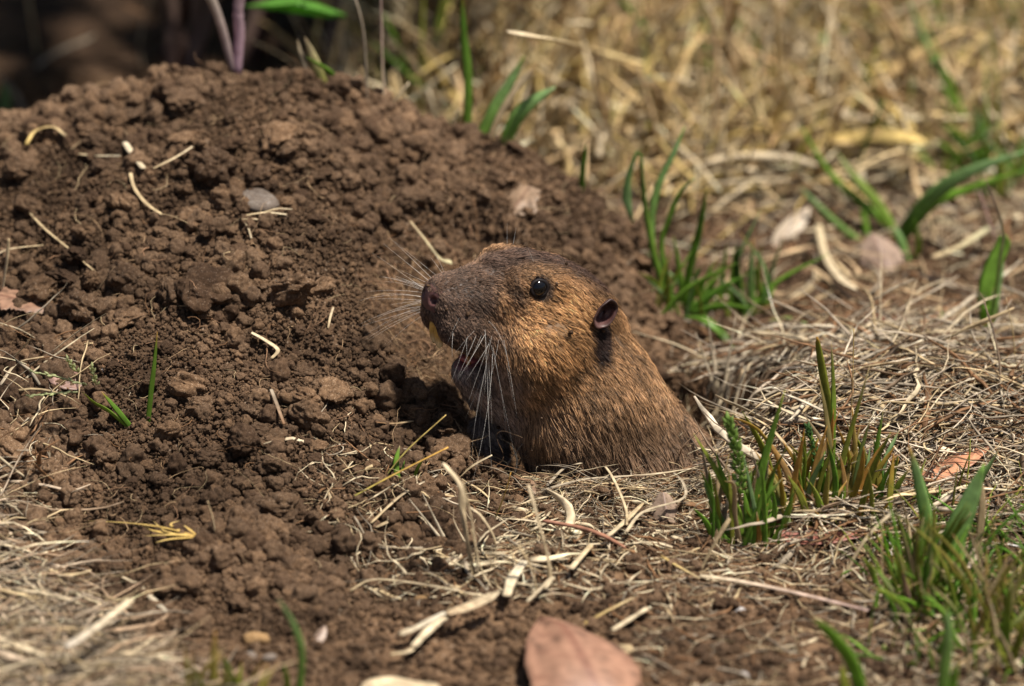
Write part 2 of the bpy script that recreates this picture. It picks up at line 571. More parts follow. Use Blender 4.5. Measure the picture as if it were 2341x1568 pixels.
CM = [(590, 462, 'grey stone on the mound'), (462, 672, 'largest dark clod'), (300, 640, 'broad rounded clod'), (112, 662, 'coarse fibrous clod'),
      (190, 320, 'twin round clods at upper left'), (490, 385, 'root bound clod high up'), (355, 860, 'lone upright green blade'),
      (158, 865, 'pinkish half buried leaf'), (640, 1180, 'sausage shaped clod'), (330, 1225, 'golden grass head'), (660, 1270, 'tiny white pebble'),
      (850, 760, 'bare burrow wall'), (1190, 478, 'pale leaf flake on the shoulder'), (1040, 1018, 'clod at the burrow corner'), (545, 160, 'purple shoot at the crest'),
      (880, 250, 'snapped pale stalk'), (60, 560, 'pale twig at the left edge'), (305, 350, 'short bleached straw'), (1340, 430, 'lone dark green blade'),
      (565, 1000, 'wide crumbly clod'), (720, 880, 'knobbly clod'), (610, 790, 'frayed straw wisp'), (580, 1468, 'round ochre pebble'),
      (1110, 300, 'broad blue green blades'), (740, 180, 'pale husk on the crest'), (405, 545, 'upright oval clod'), (820, 500, 'split olive straw over the burrow'), (120, 1100, 'black crevice at left')]
word_labels(clod_items, 'rounded clod', CM)


# countless crumbs: points carrying size / rotation, grains made inside the node tree
def crumbs(name, pts, size, mat, label):
    me = bpy.data.meshes.new(name)
    me.vertices.add(len(pts)); me.vertices.foreach_set('co', (np.asarray(pts, np.float32) * U).ravel())
    a = me.attributes.new('size', 'FLOAT', 'POINT'); a.data.foreach_set('value', (np.asarray(size, np.float32) * U / 2))
    a = me.attributes.new('rot', 'FLOAT_VECTOR', 'POINT'); a.data.foreach_set('vector', RNG.uniform(0, 6.28, (len(pts), 3)).astype(np.float32).ravel())
    me.materials.append(mat)
    o = link(name, me)
    ng = bpy.data.node_groups.new(name + '_nodes', 'GeometryNodeTree')
    ng.interface.new_socket('Geometry', in_out='INPUT', socket_type='NodeSocketGeometry')
    ng.interface.new_socket('Geometry', in_out='OUTPUT', socket_type='NodeSocketGeometry')
    N = ng.nodes; L = ng.links
    gi = N.new('NodeGroupInput'); go = N.new('NodeGroupOutput')
    g2i = N.new('GeometryNodeGeometryToInstance')
    for k in range(7):
        ic = N.new('GeometryNodeMeshIcoSphere'); ic.inputs['Subdivisions'].default_value = 4; ic.inputs['Radius'].default_value = 1
        sp = N.new('GeometryNodeSetPosition')
        pos = N.new('GeometryNodeInputPosition')
        def noise(scale, amp, detail):
            nz = N.new('ShaderNodeTexNoise'); nz.noise_dimensions = '4D'
            nz.inputs['W'].default_value = k * 3.7; nz.inputs['Scale'].default_value = scale; nz.inputs['Detail'].default_value = detail
            L.new(pos.outputs[0], nz.inputs['Vector'])
            m = N.new('ShaderNodeMath'); m.operation = 'MULTIPLY_ADD'; m.inputs[1].default_value = amp; m.inputs[2].default_value = -amp / 2
            L.new(nz.outputs[0], m.inputs[0]); return m.outputs[0]
        a1 = noise(1.0, 1.4, 1); a2 = noise(3.0, .55, 3)
        ad = N.new('ShaderNodeMath'); ad.operation = 'ADD'; L.new(a1, ad.inputs[0]); L.new(a2, ad.inputs[1])
        vm = N.new('ShaderNodeVectorMath'); vm.operation = 'SCALE'; L.new(pos.outputs[0], vm.inputs[0]); L.new(ad.outputs[0], vm.inputs['Scale'])
        L.new(ic.outputs[0], sp.inputs['Geometry']); L.new(vm.outputs[0], sp.inputs['Offset'])
        sm = N.new('GeometryNodeSetMaterial'); sm.inputs['Material'].default_value = mat; L.new(sp.outputs[0], sm.inputs[0])
        ss = N.new('GeometryNodeSetShadeSmooth'); L.new(sm.outputs[0], ss.inputs[0])
        L.new(ss.outputs[0], g2i.inputs[0])
    ins = N.new('GeometryNodeInstanceOnPoints'); ins.inputs['Pick Instance'].default_value = True
    asz = N.new('GeometryNodeInputNamedAttribute'); asz.data_type = 'FLOAT'; asz.inputs['Name'].default_value = 'size'
    art = N.new('GeometryNodeInputNamedAttribute'); art.data_type = 'FLOAT_VECTOR'; art.inputs['Name'].default_value = 'rot'
    e2r = N.new('FunctionNodeEulerToRotation')
    L.new(art.outputs[0], e2r.inputs[0])
    L.new(gi.outputs[0], ins.inputs['Points']); L.new(g2i.outputs[0], ins.inputs['Instance'])
    L.new(asz.outputs[0], ins.inputs['Scale']); L.new(e2r.outputs[0], ins.inputs['Rotation'])
    L.new(ins.outputs[0], go.inputs[0])
    md = o.modifiers.new('grains', 'NODES'); md.node_group = ng
    return tag(o, label, None, None, 'stuff')


def scatter(n, x0, x1, y0, y1, dens):
    x = RNG.uniform(x0, x1, n); y = RNG.uniform(y0, y1, n)
    k = RNG.random(n) < dens(x, y)
    return x[k], y[k]


def md(x, y):
    h = hole_r(x, y)
    return mound_mask(x, y) * sst(1.02, 1.14, h) * (1 - .93 * scoop(x, y))


x, y = scatter(84000, -22, 6, -11, 14, lambda x, y: md(x, y) * (.45 + 1.1 * (vnoise(x / 1.6, y / 1.6, 40) + .3)))
s = np.clip(RNG.lognormal(-1.98, .55, len(x)) * (.85 + 1.5 * vnoise(x / 2.2 + 3, y / 2.2, 45)), .04, .6)
z = hgt(x, y); P1 = np.stack([x, y, z], -1) + hnormal(x, y) * (s * RNG.uniform(.1, .5, len(s)))[:, None]
x, y = scatter(52000, -14, 14, -15, 24, lambda x, y: (1 - md(x, y)) * sst(1.02, 1.1, hole_r(x, y)) * .8)
s2 = np.clip(RNG.lognormal(-2.4, .5, len(x)), .04, .38)
z = hgt(x, y); P2 = np.stack([x, y, z], -1) + hnormal(x, y) * (s2 * RNG.uniform(.05, .4, len(s2)))[:, None]
x, y = scatter(40000, -4.5, 5.5, -2, 7.5, lambda x, y: np.maximum((hole_r(x, y) < 1.12) * (hole_r(x, y) > .4), scoop(x, y)) * .6)
s3 = np.clip(RNG.lognormal(-2.75, .4, len(x)), .03, .2)
z = hgt(x, y); P3 = np.stack([x, y, z], -1)
x, y = scatter(60000, -13, 5, -10, 12, md)
s4 = np.clip(RNG.lognormal(-2.85, .3, len(x)), .03, .12)
P4 = np.stack([x, y, hgt(x, y)], -1) + hnormal(x, y) * RNG.uniform(.0, .12, len(x))[:, None]
x, y = scatter(2600, -.8, 4.6, -2.4, -.2, lambda x, y: np.exp(-((y + 1.15) / .45) ** 2))
s5 = np.clip(RNG.lognormal(-2.3, .5, len(x)), .04, .38)
P5 = np.stack([x, y, hgt(x, y) + RNG.uniform(0, .3, len(x))], -1)
crumbs('soil_crumbs', np.concatenate([P1, P2, P3, P4, P5]), np.concatenate([s, s2, s3, s4, s5]), M_crumb, 'countless brown crumbs of soil covering the mound and ground')


# ================================================================== POCKET GOPHER
YAW, PIT = math.radians(25), math.radians(20)
hf = np.array([-math.cos(YAW) * math.cos(PIT), -math.sin(YAW) * math.cos(PIT), math.sin(PIT)])   # forward
hfar = np.array([-math.sin(YAW), math.cos(YAW), 0.0])
hl = -hfar                                                                                      # towards the camera
hu = np.cross(hf, hfar); hu = hu if hu[2] > 0 else -hu
NOSE = v2w(-2.0, -1.35, 1.12)


def H(s, b, c):
    """head space: s back from the nose tip, b towards the camera, c up"""
    return NOSE - np.multiply.outer(np.asarray(s, float), hf) + np.multiply.outer(np.asarray(b, float), hl) + np.multiply.outer(np.asarray(c, float), hu)


def toH(P):
    d = P - NOSE
    return -(d @ hf), d @ hl, d @ hu


def smin(a, b, k):
    h = np.clip(.5 + .5 * (b - a) / k, 0, 1)
    return b * (1 - h) + a * h - k * h * (1 - h)


def ell(s, b, c, cs, cb, cc, rs, rb, rc):
    q = np.sqrt(((s - cs) / rs) ** 2 + ((b - cb) / rb) ** 2 + ((c - cc) / rc) ** 2)
    g = np.sqrt(((s - cs) / rs ** 2) ** 2 + ((b - cb) / rb ** 2) ** 2 + ((c - cc) / rc ** 2) ** 2)
    return q * (q - 1) / np.maximum(g, 1e-6)


def cone(P, A, B, ra, rb):
    ab = B - A; t = np.clip(((P - A) @ ab) / (ab @ ab), 0, 1)
    return np.linalg.norm(P - A - t[..., None] * ab, axis=-1) - (ra + (rb - ra) * t)


def sdf(P):
    s, b, c = toH(P)
    ab = np.abs(b)
    d = ell(s, b, c, 2.85, 0, .38, 1.6, 1.2, 1.08)                       # skull
    d = smin(d, ell(s, b, c, 1.35, 0, .08, 1.25, .80, .64), .4)            # snout
    d = smin(d, ell(s, b, c, .50, 0, -.06, .46, .62, .56), .25)              # nose pad
    d = smin(d, cone(P, H(.6, 0, .05), H(2.3, 0, .78), .45, .68), .3)     # bridge
    d = smin(d, ell(s, ab, c, 2.2, .78, .98, .6, .34, .30), .35)
    d = smin(d, ell(s, b, c, 1.95, 0, .38, 1.0, 1.0, .74), .35)          # brows
    d = smin(d, ell(s, ab, c, .92, .46, -.48, .62, .41, .50), .22)
    d = smin(d, ell(s, ab, c, 1.5, .62, -.55, .62, .36, .5), .3)         # whisker pads
    d = smin(d, ell(s, ab, c, 2.95, .88, -.65, 1.3, .95, 1.2), .45)        # cheeks
    d = smin(d, ell(s, b, c, 2.02, 0, -1.66, .64, .52, .42), .35)          # lower jaw
    d = smin(d, ell(s, b, c, 2.95, 0, -1.8, 1.15, .9, .85), .5)              # throat
    A = v2w(1.5, .95, .05); B = v2w(1.9, 1.0, -1.7); C2 = v2w(2.75, 1.6, -3.3); D2 = v2w(3.1, 2.6, -5.4)
    d = smin(d, cone(P, A, B, 1.25, 1.74), .9)
    d = smin(d, cone(P, B, C2, 1.74, 2.0), .5)
    d = smin(d, cone(P, C2, D2, 2.0, 2.2), .4)
    # forelimbs reaching down into the burrow
    for (sh, el, hd) in ((v2w(.2, 1.9, -1.0), v2w(-.55, 1.7, -2.1), v2w(-.45, 1.2, -3.7)), (v2w(1.4, 1.2, -3.2), v2w(1.2, .9, -4.1), v2w(.9, .6, -4.8))):
        d = smin(d, cone(P, sh, el, .5, .38), .35)
        d = smin(d, cone(P, el, hd, .38, .28), .15)
    # eye sockets, nostrils, mouth, fold in front of the ear
    for sg in (1, -1):
        e = ell(s, b * sg, c, 2.2, 1.10, .98, .26, .24, .23)
        d = -smin(-d, e, .10)
        e = ell(s, b * sg, c, .10, .24, -.02, .16, .10, .085)
        d = -smin(-d, e, .05)
    e = ell(s, b, c, 1.36, 0, -1.16, .62, .36, .36)
    d = -smin(-d, e, .12)
    e = ell(s, b, c, .68, 0, -.80, .42, .24, .42)                          # cleft above the incisors
    d = -smin(-d, e, .10)
    return d


def surface_nets(f, lo, hi, h):
    ax = [np.arange(lo[i], hi[i], h) for i in range(3)]
    X, Y, Z = np.meshgrid(*ax, indexing='ij')
    P = v2w(X, Y, Z)
    D = f(P)
    ins = D < 0
    nx, ny, nz = D.shape
    c8 = [(i, j, k) for i in (0, 1) for j in (0, 1) for k in (0, 1)]
    cut = lambda A, i, j, k: A[i:nx - 1 + i, j:ny - 1 + j, k:nz - 1 + k]
    n_in = sum(cut(ins, *q).astype(int) for q in c8)
    act = (n_in > 0) & (n_in < 8)
    ids = -np.ones(act.shape, int); ids[act] = np.arange(act.sum())
    ii, jj, kk = np.nonzero(act)
    acc = np.zeros((len(ii), 3)); cn = np.zeros(len(ii))
    for a in c8:
        for d in range(3):
            if a[d] == 1: continue
            b = list(a); b[d] = 1
            va = D[ii + a[0], jj + a[1], kk + a[2]]; vb = D[ii + b[0], jj + b[1], kk + b[2]]
            m = (va < 0) != (vb < 0)
            t = np.where(m, va / np.where(m, va - vb, 1), 0)
            p = np.array(a, float)[None] + t[:, None] * (np.array(b) - np.array(a))
            acc[m] += p[m]; cn[m] += 1
    v = (acc / cn[:, None] + np.stack([ii, jj, kk], 1)) * h + np.array(lo)
    F = []
    for d in range(3):
        o1, o2 = [(1, 2), (2, 0), (0, 1)][d]
        sl0 = [slice(None)] * 3; sl1 = [slice(None)] * 3
        sl0[d] = slice(0, -1); sl1[d] = slice(1, None)
        ch = ins[tuple(sl0)] != ins[tuple(sl1)]
        q = np.argwhere(ch)
        q = q[(q[:, o1] > 0) & (q[:, o2] > 0) & (q[:, o1] < D.shape[o1] - 1) & (q[:, o2] < D.shape[o2] - 1)]
        e1 = np.zeros(3, int); e1[o1] = 1; e2 = np.zeros(3, int); e2[o2] = 1
        a = ids[tuple((q - e1 - e2).T)]; b = ids[tuple((q - e2).T)]; c = ids[tuple(q.T)]; e = ids[tuple((q - e1).T)]
        fl = ins[tuple(q.T)]
        F.append(np.where(fl[:, None], np.stack([a, b, c, e], 1), np.stack([e, c, b, a], 1)))
    F = np.concatenate(F); F = F[(F >= 0).all(1)]
    return v2w(v[:, 0], v[:, 1], v[:, 2]), F


def grad(f, P, e=.03):
    g = np.stack([f(P + np.eye(3)[i] * e) - f(P - np.eye(3)[i] * e) for i in range(3)], -1)
    return norm(g)


def fur_color(P):
    """coat colour by place on the body (linear rgb)"""
    s, b, c = toH(P)
    ab = np.abs(b)
    X = (P - TGT) @ RV; V = (P - TGT) @ UV
    n = vn3(P, 1.6, 80)[..., None] * .5 + vn3(P, 5.0, 84)[..., None] * .55
    och = np.array([.47, .262, .118]); brn = np.array([.225, .143, .086]); drk = np.array([.055, .035, .030])
    muz = np.array([.115, .076, .058]); gry = np.array([.25, .19, .16])
    col = brn + 0 * P
    def mix(col, c2, w): return col * (1 - w[..., None]) + c2 * w[..., None]
    # ochre face: cheek, brow, temple
    wf = np.exp(-(((s - 2.7) / 1.9) ** 2 + ((c - .2) / 1.7) ** 2)) * 1.15
    col = mix(col, och, np.clip(wf, 0, 1) * .95)
    wn = np.exp(-(((X - 3.2) / .9) ** 2 + ((V - .1) / 1.6) ** 2))           # nape
    col = mix(col, och * .85, np.clip(wn, 0, 1) * .6)
    # dark crown stripe along the midline
    wd = np.exp(-(b / .72) ** 2) * sst(.75, 1.1, c) * sst(.6, 1.2, s) * (1 - sst(4.3, 6, s))
    col = mix(col, drk, np.clip(wd * 1.2, 0, 1) * .93)
    # muzzle
    wm_ = (1 - sst(.85, 2.1, s + .35 * (c < 0) * c + .8 * vn3(P, 2.4, 120)))
    wm_ = wm_ * .92
    col = mix(col, muz, wm_)
    # round the mouth: dark, chin grey
    wc = sst(-.9, -1.6, c) * (1 - sst(1.9, 2.8, s))
    col = mix(col, gry, wc * .8)
    wt = np.clip(1 - (X + .25) / .7, 0, 1) * sst(-.3, -1.0, V)
    col = mix(col, gry * 1.15, wt * .85)
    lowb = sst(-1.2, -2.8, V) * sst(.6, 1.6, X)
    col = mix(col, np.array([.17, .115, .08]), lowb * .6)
    # dark eye ring, dark patch under the ear
    re = np.sqrt(((s - 2.2) / 1.15) ** 2 + (c - .97) ** 2)
    col = mix(col, drk * .8, np.where(ab > .6, 1 - sst(.22, .33, re), 0))
    wp = np.exp(-(((X - 2.03) / .21) ** 2 + ((V - .08) / .52) ** 2)) * (b > 0)
    col = mix(col, drk * .5, np.clip(wp * 2.4, 0, 1))
    col = col * (1 + .9 * n)
    return np.clip(col, .004, 1)


GV, GFc = surface_nets(sdf, (-3.0, -3.0, -5.2), (5.9, 5.2, 2.9), .075)
s_, b_, c_ = toH(GV)
skin = fur_color(GV) * .45
mouth = ell(s_, b_, c_, 1.36, 0, -1.16, .70, .42, .42) < .0
mouth |= ell(s_, b_, c_, .68, 0, -.80, .47, .28, .46) < 0
pink = np.array([.30, .085, .075])
skin[mouth] = pink * .7
lip = (ell(s_, b_, c_, 1.5, 0, -1.25, .80, .52, .52) < 0) & ~mouth
skin[lip] = skin[lip] * .4 + pink * .5
nosem = (s_ < .26) & (np.abs(b_) < .40) & (np.abs(c_ + .04) < .3)
skin[nosem] = np.array([.12, .052, .046])
m, n_, l_, bs = new_mat('gopher_skin')
a_ = n_.new('ShaderNodeAttribute'); a_.attribute_name = 'Col'
l_.new(a_.outputs['Color'], bs.inputs['Base Color']); bs.inputs['Roughness'].default_value = .55
bs.inputs['Subsurface Weight'].default_value = 0.0
tcn = n_.new('ShaderNodeTexCoord'); nz_ = n_.new('ShaderNodeTexNoise'); nz_.inputs['Scale'].default_value = 1500; nz_.inputs['Detail'].default_value = 3
bp_ = n_.new('ShaderNodeBump'); bp_.inputs['Distance'].default_value = .0002; bp_.inputs['Strength'].default_value = .5
l_.new(tcn.outputs['Object'], nz_.inputs['Vector']); l_.new(nz_.outputs[0], bp_.inputs['Height']); l_.new(bp_.outputs[0], bs.inputs['Normal'])
M_skin = m
gbase = v2w(2.2, 1.5, -3.3)
goph = empty('pocket_gopher', gbase, 'brown pocket gopher with yellow incisors rising out of its burrow', 'gopher')


def gpart(name, V, F, mat, col=None, smooth=True, parent=None, label=None):
    me = mesh_of(name, np.asarray(V) - gbase, F, mat, smooth, col)
    o = link(name, me, parent or goph)
    if label: o['label'] = label
    return o


body = gpart('body', GV, GFc, M_skin, skin)

# ---- eyes
M_eye = simple_mat('black_eye', (.003, .003, .004), .03, .45, 0)
EV, EF = ico(4)
for sg in (1, -1):
    ec = H(2.2, .985 * sg, .97)
    gpart('eye', ec + EV * .235, EF, M_eye)
    # lids: a torus of dark skin round the eye
    th = np.linspace(0, 2 * math.pi, 29)[:-1]
    ax_ = norm(hl * sg + hu * .12 + hf * .10)
    u1 = norm(np.cross(ax_, hf)); u2 = np.cross(ax_, u1)
    ring = ec + ax_ * .125 + (np.cos(th)[:, None] * u1 * .185 + np.sin(th)[:, None] * u2 * .205)
    R = np.concatenate([ring, ring[:2]])[None]
    Vv, Ff = sweep(R, np.full((1, R.shape[1]), .10), 1.0, 6, ref=ax_[None])
    gpart('eyelid', Vv, Ff, simple_mat('lid_skin', (.010, .007, .007), .6, .2))

# ---- ears: a small cupped fold
M_ear = plant_mat('ear_skin', 0, .45, .4)
for sg in (1, -1):
    ce = H(3.98, 1.36 * sg, .74)
    out = norm(hl * sg * .9 + hf * .42 + hu * .05)
    upv = norm(hu - hf * .18 - out * (hu @ out)); sid = np.cross(upv, out)
    nu, nv = 28, 12
    tu = np.linspace(0, 2 * math.pi, nu, endpoint=False)
    rows = []; cols = []
    prof = [(.10, -.30), (.62, -.22), (.86, -.05), (1.0, .12), (1.04, .22), (.98, .27), (.86, .20), (.74, .02), (.60, -.16), (.42, -.26), (.2, -.30), (.03, -.31)]
    for k, (rr, hh) in enumerate(prof):
        back = np.clip(-(np.cos(tu - .15)), 0, 1) if False else .55 + .45 * np.cos(tu - (math.pi if sg > 0 else 0))
        x_ = rr * .25 * np.cos(tu) * (1 + .12 * np.sin(2 * tu)); z_ = rr * .36 * np.sin(tu)
        y_ = hh * .5 * (.35 + back) + (.10 * back if rr > .7 else 0)
        rows.append(ce + x_[:, None] * sid + z_[:, None] * upv + y_[:, None] * out)
        inner = np.clip((k - 6) / 4, 0, 1)
        cc_ = np.array([.085, .045, .042]) * (1 - inner) + np.array([.13, .052, .052]) * inner
        if k >= 9: cc_ = cc_ * .35
        rows[-1] = rows[-1] + .035 * np.stack([vn3(rows[-1], 5., 140), vn3(rows[-1], 5., 143), vn3(rows[-1], 5., 146)], -1) * 1.6
        cols.append(np.tile(cc_, (nu, 1)) * (1 + .6 * vn3(rows[-1], 6., 150))[:, None] * (.55 + .45 * (z_ < .15))[:, None])
    Vv = np.concatenate(rows); Cc = np.concatenate(cols)
    Ff = [[k * nu + j, k * nu + (j + 1) % nu, (k + 1) * nu + (j + 1) % nu, (k + 1) * nu + j] for k in range(nv - 1) for j in range(nu)]
    Ff.append([(nv - 1) * nu + j for j in range(nu)])
    gpart('ear', Vv, Ff, M_ear, Cc)

# ---- incisors
M_tooth = plant_mat('tooth_enamel', .15, .25, .5)
def tooth(pts, wid, thick, c1, c2, label):
    P = catmull([H(*p) for p in pts], 12)
    W = np.full((1, 12), wid); W[0, -1] *= .85; W[0, -2] *= .97
    Vv, Ff = sweep(P[None], W, thick, 12, ref=np.tile(hf, (1, 1)))
    t = np.repeat(np.linspace(0, 1, 12), 12)[:, None]
    t = np.clip((t - .62) / .38, 0, 1)
    Cc = np.array(c1) * (1 - t) + np.array(c2) * t
    Ff = Ff.tolist(); Ff.append([11 * 12 + j for j in range(12)])
    gpart('incisor', Vv, Ff, M_tooth, Cc, label=label)
for sg in (1, -1):
    tooth([(.56, .135 * sg, -.38), (.50, .138 * sg, -.62), (.56, .130 * sg, -.88), (.70, .124 * sg, -1.12)], .245, .7, (.82, .50, .12), (.88, .80, .56), 'upper incisor, orange yellow with a pale chipped tip')
    tooth([(1.90, .105 * sg, -1.62), (1.70, .105 * sg, -1.52), (1.58, .105 * sg, -1.38), (1.54, .1 * sg, -1.24)], .19, .7, (.42, .18, .05), (.48, .24, .07), 'lower incisor, brown orange')
tv = EV * np.array([.42, .22, .13]); tv = H(1.80 + tv[:, 0], tv[:, 1], -1.36 + tv[:, 2])
gpart('tongue', tv, EF, simple_mat('tongue_pink', (.34, .09, .085), .35))

# ---- whiskers
r = np.random.default_rng(5)
M_whisk = simple_mat('whisker_white', (.66, .63, .58), .35)
def whisker(root, dirs, L, droop, parent=goph, wd=.020):
    t = np.linspace(0, 1, 12)
    P = root + dirs * (L * t)[:, None] + droop * (L * t ** 2)[:, None]
    W = wd * (1 - .85 * t)
    Vv, Ff = sweep(P[None], W[None], 1.0, 4)
    gpart('whisker', Vv, Ff, M_whisk)
down = np.array([0, 0, -1.0])
for k in range(26):      # near side, hanging down over the cheek
    s0 = r.uniform(.55, 2.4); c0 = -.30 - .28 * (s0 - .75) + r.uniform(-.45, .4)
    root = H(s0, .70 + .10 * (s0 - .7), c0)
    g = grad(sdf, root[None])[0]
    for _ in range(4): root = root - g * sdf(root[None])[0]; g = grad(sdf, root[None])[0]
    f_ = (s0 - .75)
    dr = norm(g * .6 - hu * (1.0) - hf * (-.45 + .85 * f_) * 1.0 + r.normal(size=3) * .30)
    whisker(root - g * .03, dr, r.uniform(.8, 2.2) * (.6 + .45 * f_), norm(down + hf * r.uniform(-.6, .9)) * r.uniform(.1, .8), wd=r.uniform(.005, .0095))
for k in range(26):      # far side, fanning out ahead of the nose
    s0 = r.uniform(.45, 1.1); c0 = r.uniform(-.55, .15)
    root = H(s0, -.66, c0)
    g = grad(sdf, root[None])[0]
    for _ in range(4): root = root - g * sdf(root[None])[0]; g = grad(sdf, root[None])[0]
    a = (c0 + .2) * 1.7 + r.normal() * .16
    dr = norm(-hl * .55 + hf * .75 + hu * (a) + r.normal(size=3) * .10)
    whisker(root - g * .03, dr, r.uniform(.9, 1.8), down * r.uniform(.0, .3), wd=r.uniform(.006, .011))
for (s0, b0, c0, dv, L) in ((2.0, -.6, 1.4, (0, 0, 1), .6), (2.1, -.5, 1.45, (.15, 0, 1), .5), (2.0, .8, 1.5, (-.3, -.3, 1), .5)):
    whisker(H(s0, b0, c0), norm(np.array(dv, float)), L, down * .1, wd=.012)

# ---- fur: real strands rooted all over the body
tri = np.concatenate([GFc[:, [0, 1, 2]], GFc[:, [0, 2, 3]]])
A0, A1, A2 = GV[tri[:, 0]], GV[tri[:, 1]], GV[tri[:, 2]]
area = np.linalg.norm(np.cross(A1 - A0, A2 - A0), axis=1) / 2
cen = (A0 + A1 + A2) / 3
gnrm = norm(np.cross(A1 - A0, A2 - A0))
facing = -(gnrm @ DV)
wgt = area * np.where(facing > -.35, 1.0, .25) * np.where((cen - TGT) @ UV < -3.9, .1, 1) * (1 + 1.3 * (1 - sst(1.0, 3.0, toH(cen)[0])))
NF = 230000
fi = r.choice(len(tri), NF, p=wgt / wgt.sum())
u = r.random((NF, 2)); fl = u.sum(1) > 1; u[fl] = 1 - u[fl]
root = A0[fi] + u[:, :1] * (A1 - A0)[fi] + u[:, 1:] * (A2 - A0)[fi]
s_, b_, c_ = toH(root); ab_ = np.abs(b_)
keep = ell(s_, b_, c_, 1.38, 0, -1.18, .70, .42, .44) > .0
keep &= ell(s_, b_, c_, .68, 0, -.80, .44, .25, .44) > 0
keep &= ~((s_ < .2) & (ab_ < .34) & (np.abs(c_ + .04) < .22))
keep &= ell(s_, ab_, c_, 2.2, 1.0, .97, .27, .5, .25) > 0
ne = ell(s_, ab_, c_, 4.10, 1.25, .72, .24, .5, .33)
keep &= ne > 0
root = root[keep]; s_, b_, c_, ab_ = s_[keep], b_[keep], c_[keep], ab_[keep]
nr = grad(sdf, root)
head = 1 - sst(3.6, 5.6, s_ - .35 * c_)
flow = (-hf)[None] * (head * 1.0)[:, None] - hu[None] * (head * (.10 + .55 * sst(.9, -.8, c_)))[:, None] + (1 - head)[:, None] * (UV * -.86 + RV * .42)[None]
flow += np.stack([vn3(root, 1.3, 90), vn3(root, 1.3, 92), vn3(root, 1.3, 94)], -1) * .7
flow += r.normal(size=root.shape) * .16
tan = norm(flow - (flow * nr).sum(1, keepdims=True) * nr)
muzz = 1 - sst(.9, 2.1, s_)
L_ = (.27 * (1 - muzz) + .17 * muzz) * r.uniform(.6, 1.15, len(root))
L_ *= .62 + .38 * sst(2.2, 3.2, s_)
re = np.sqrt((s_ - 2.2) ** 2 + (c_ - .97) ** 2)
L_ *= np.where(ab_ > .5, .55 + .45 * sst(.25, .40, re), 1)
L_ *= 1 + .45 * sst(-.6, -2.0, c_) * (s_ > 1.8)
guard = r.random(len(root)) < .07
L_ = np.where(guard, L_ * 1.4, L_)
lift = .38 + .20 * muzz + r.normal(size=len(root)) * .06 + .25 * vn3(root, 2.2, 96)
lift = np.where(guard, lift + .18, lift)
lift = np.where((re < .75) & (ab_ > .5), lift + .22, lift)
lift = np.clip(lift, .22, .85)
K = 5
t = np.linspace(0, 1, K)[None, :, None]
clump = np.stack([vn3(root, 6.0, 100), vn3(root, 6.0, 103), vn3(root, 6.0, 106)], -1) * .15
d0 = tan * np.cos(lift)[:, None] + nr * np.sin(lift)[:, None]
from mathutils import kdtree
nc = 6500
ci_ = r.choice(len(root), nc, replace=False)
kd = kdtree.KDTree(nc)
for q_, i_ in enumerate(ci_): kd.insert(root[i_], q_)
kd.balance()
near_ = np.array([kd.find(p_)[1] for p_ in root])
tip = root + d0 * L_[:, None]
ctip = tip[ci_][near_]
pull = (ctip - tip)
far_ = np.linalg.norm(root[ci_][near_] - root, axis=1)
pull *= (np.clip(1 - far_ / .35, 0, 1) * .62 * r.uniform(.3, 1, len(root)))[:, None]
ctone = r.uniform(.72, 1.28, nc)[near_]
PT = root[:, None] - nr[:, None] * .015 + (d0[:, None] * t + (-nr[:, None] * .22 + clump[:, None] + down * .12) * t ** 2) * L_[:, None, None] + pull[:, None] * t ** 1.6
cv = bpy.data.hair_curves.new('fur')
cv.add_curves([K] * len(root))
cv.points.foreach_set('position', ((PT - gbase) * U).astype(np.float32).ravel())
ra = cv.attributes.get('radius') or cv.attributes.new('radius', 'FLOAT', 'POINT')
rad = (.0070 * (1 - .75 * np.linspace(0, 1, K) ** 1.5))[None] * r.uniform(.7, 1.25, (len(root), 1))
ra.data.foreach_set('value', (rad * U).astype(np.float32).ravel())
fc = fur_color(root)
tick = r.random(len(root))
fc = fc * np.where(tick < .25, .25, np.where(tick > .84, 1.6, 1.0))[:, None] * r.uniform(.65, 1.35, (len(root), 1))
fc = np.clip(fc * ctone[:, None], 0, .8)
ca = cv.attributes.new('furcol', 'FLOAT_COLOR', 'CURVE')
ca.data.foreach_set('color', np.concatenate([fc, np.ones((len(fc), 1))], 1).astype(np.float32).ravel())
m, n_, l_, bs = new_mat('fur')
a_ = n_.new('ShaderNodeAttribute'); a_.attribute_name = 'furcol'
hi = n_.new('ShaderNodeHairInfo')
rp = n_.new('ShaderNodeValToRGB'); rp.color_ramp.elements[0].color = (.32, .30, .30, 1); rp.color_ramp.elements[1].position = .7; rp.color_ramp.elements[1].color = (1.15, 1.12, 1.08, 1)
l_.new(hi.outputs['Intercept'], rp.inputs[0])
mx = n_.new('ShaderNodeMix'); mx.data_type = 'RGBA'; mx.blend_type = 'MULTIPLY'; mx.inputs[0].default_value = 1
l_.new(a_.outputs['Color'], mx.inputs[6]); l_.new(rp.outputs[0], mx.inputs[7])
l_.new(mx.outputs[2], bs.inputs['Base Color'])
bs.inputs['Roughness'].default_value = .45; bs.inputs['Specular IOR Level'].default_value = .18
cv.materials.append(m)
fo = bpy.data.objects.new('fur', cv); COL.objects.link(fo); fo.parent = goph; fo['kind'] = 'stuff'

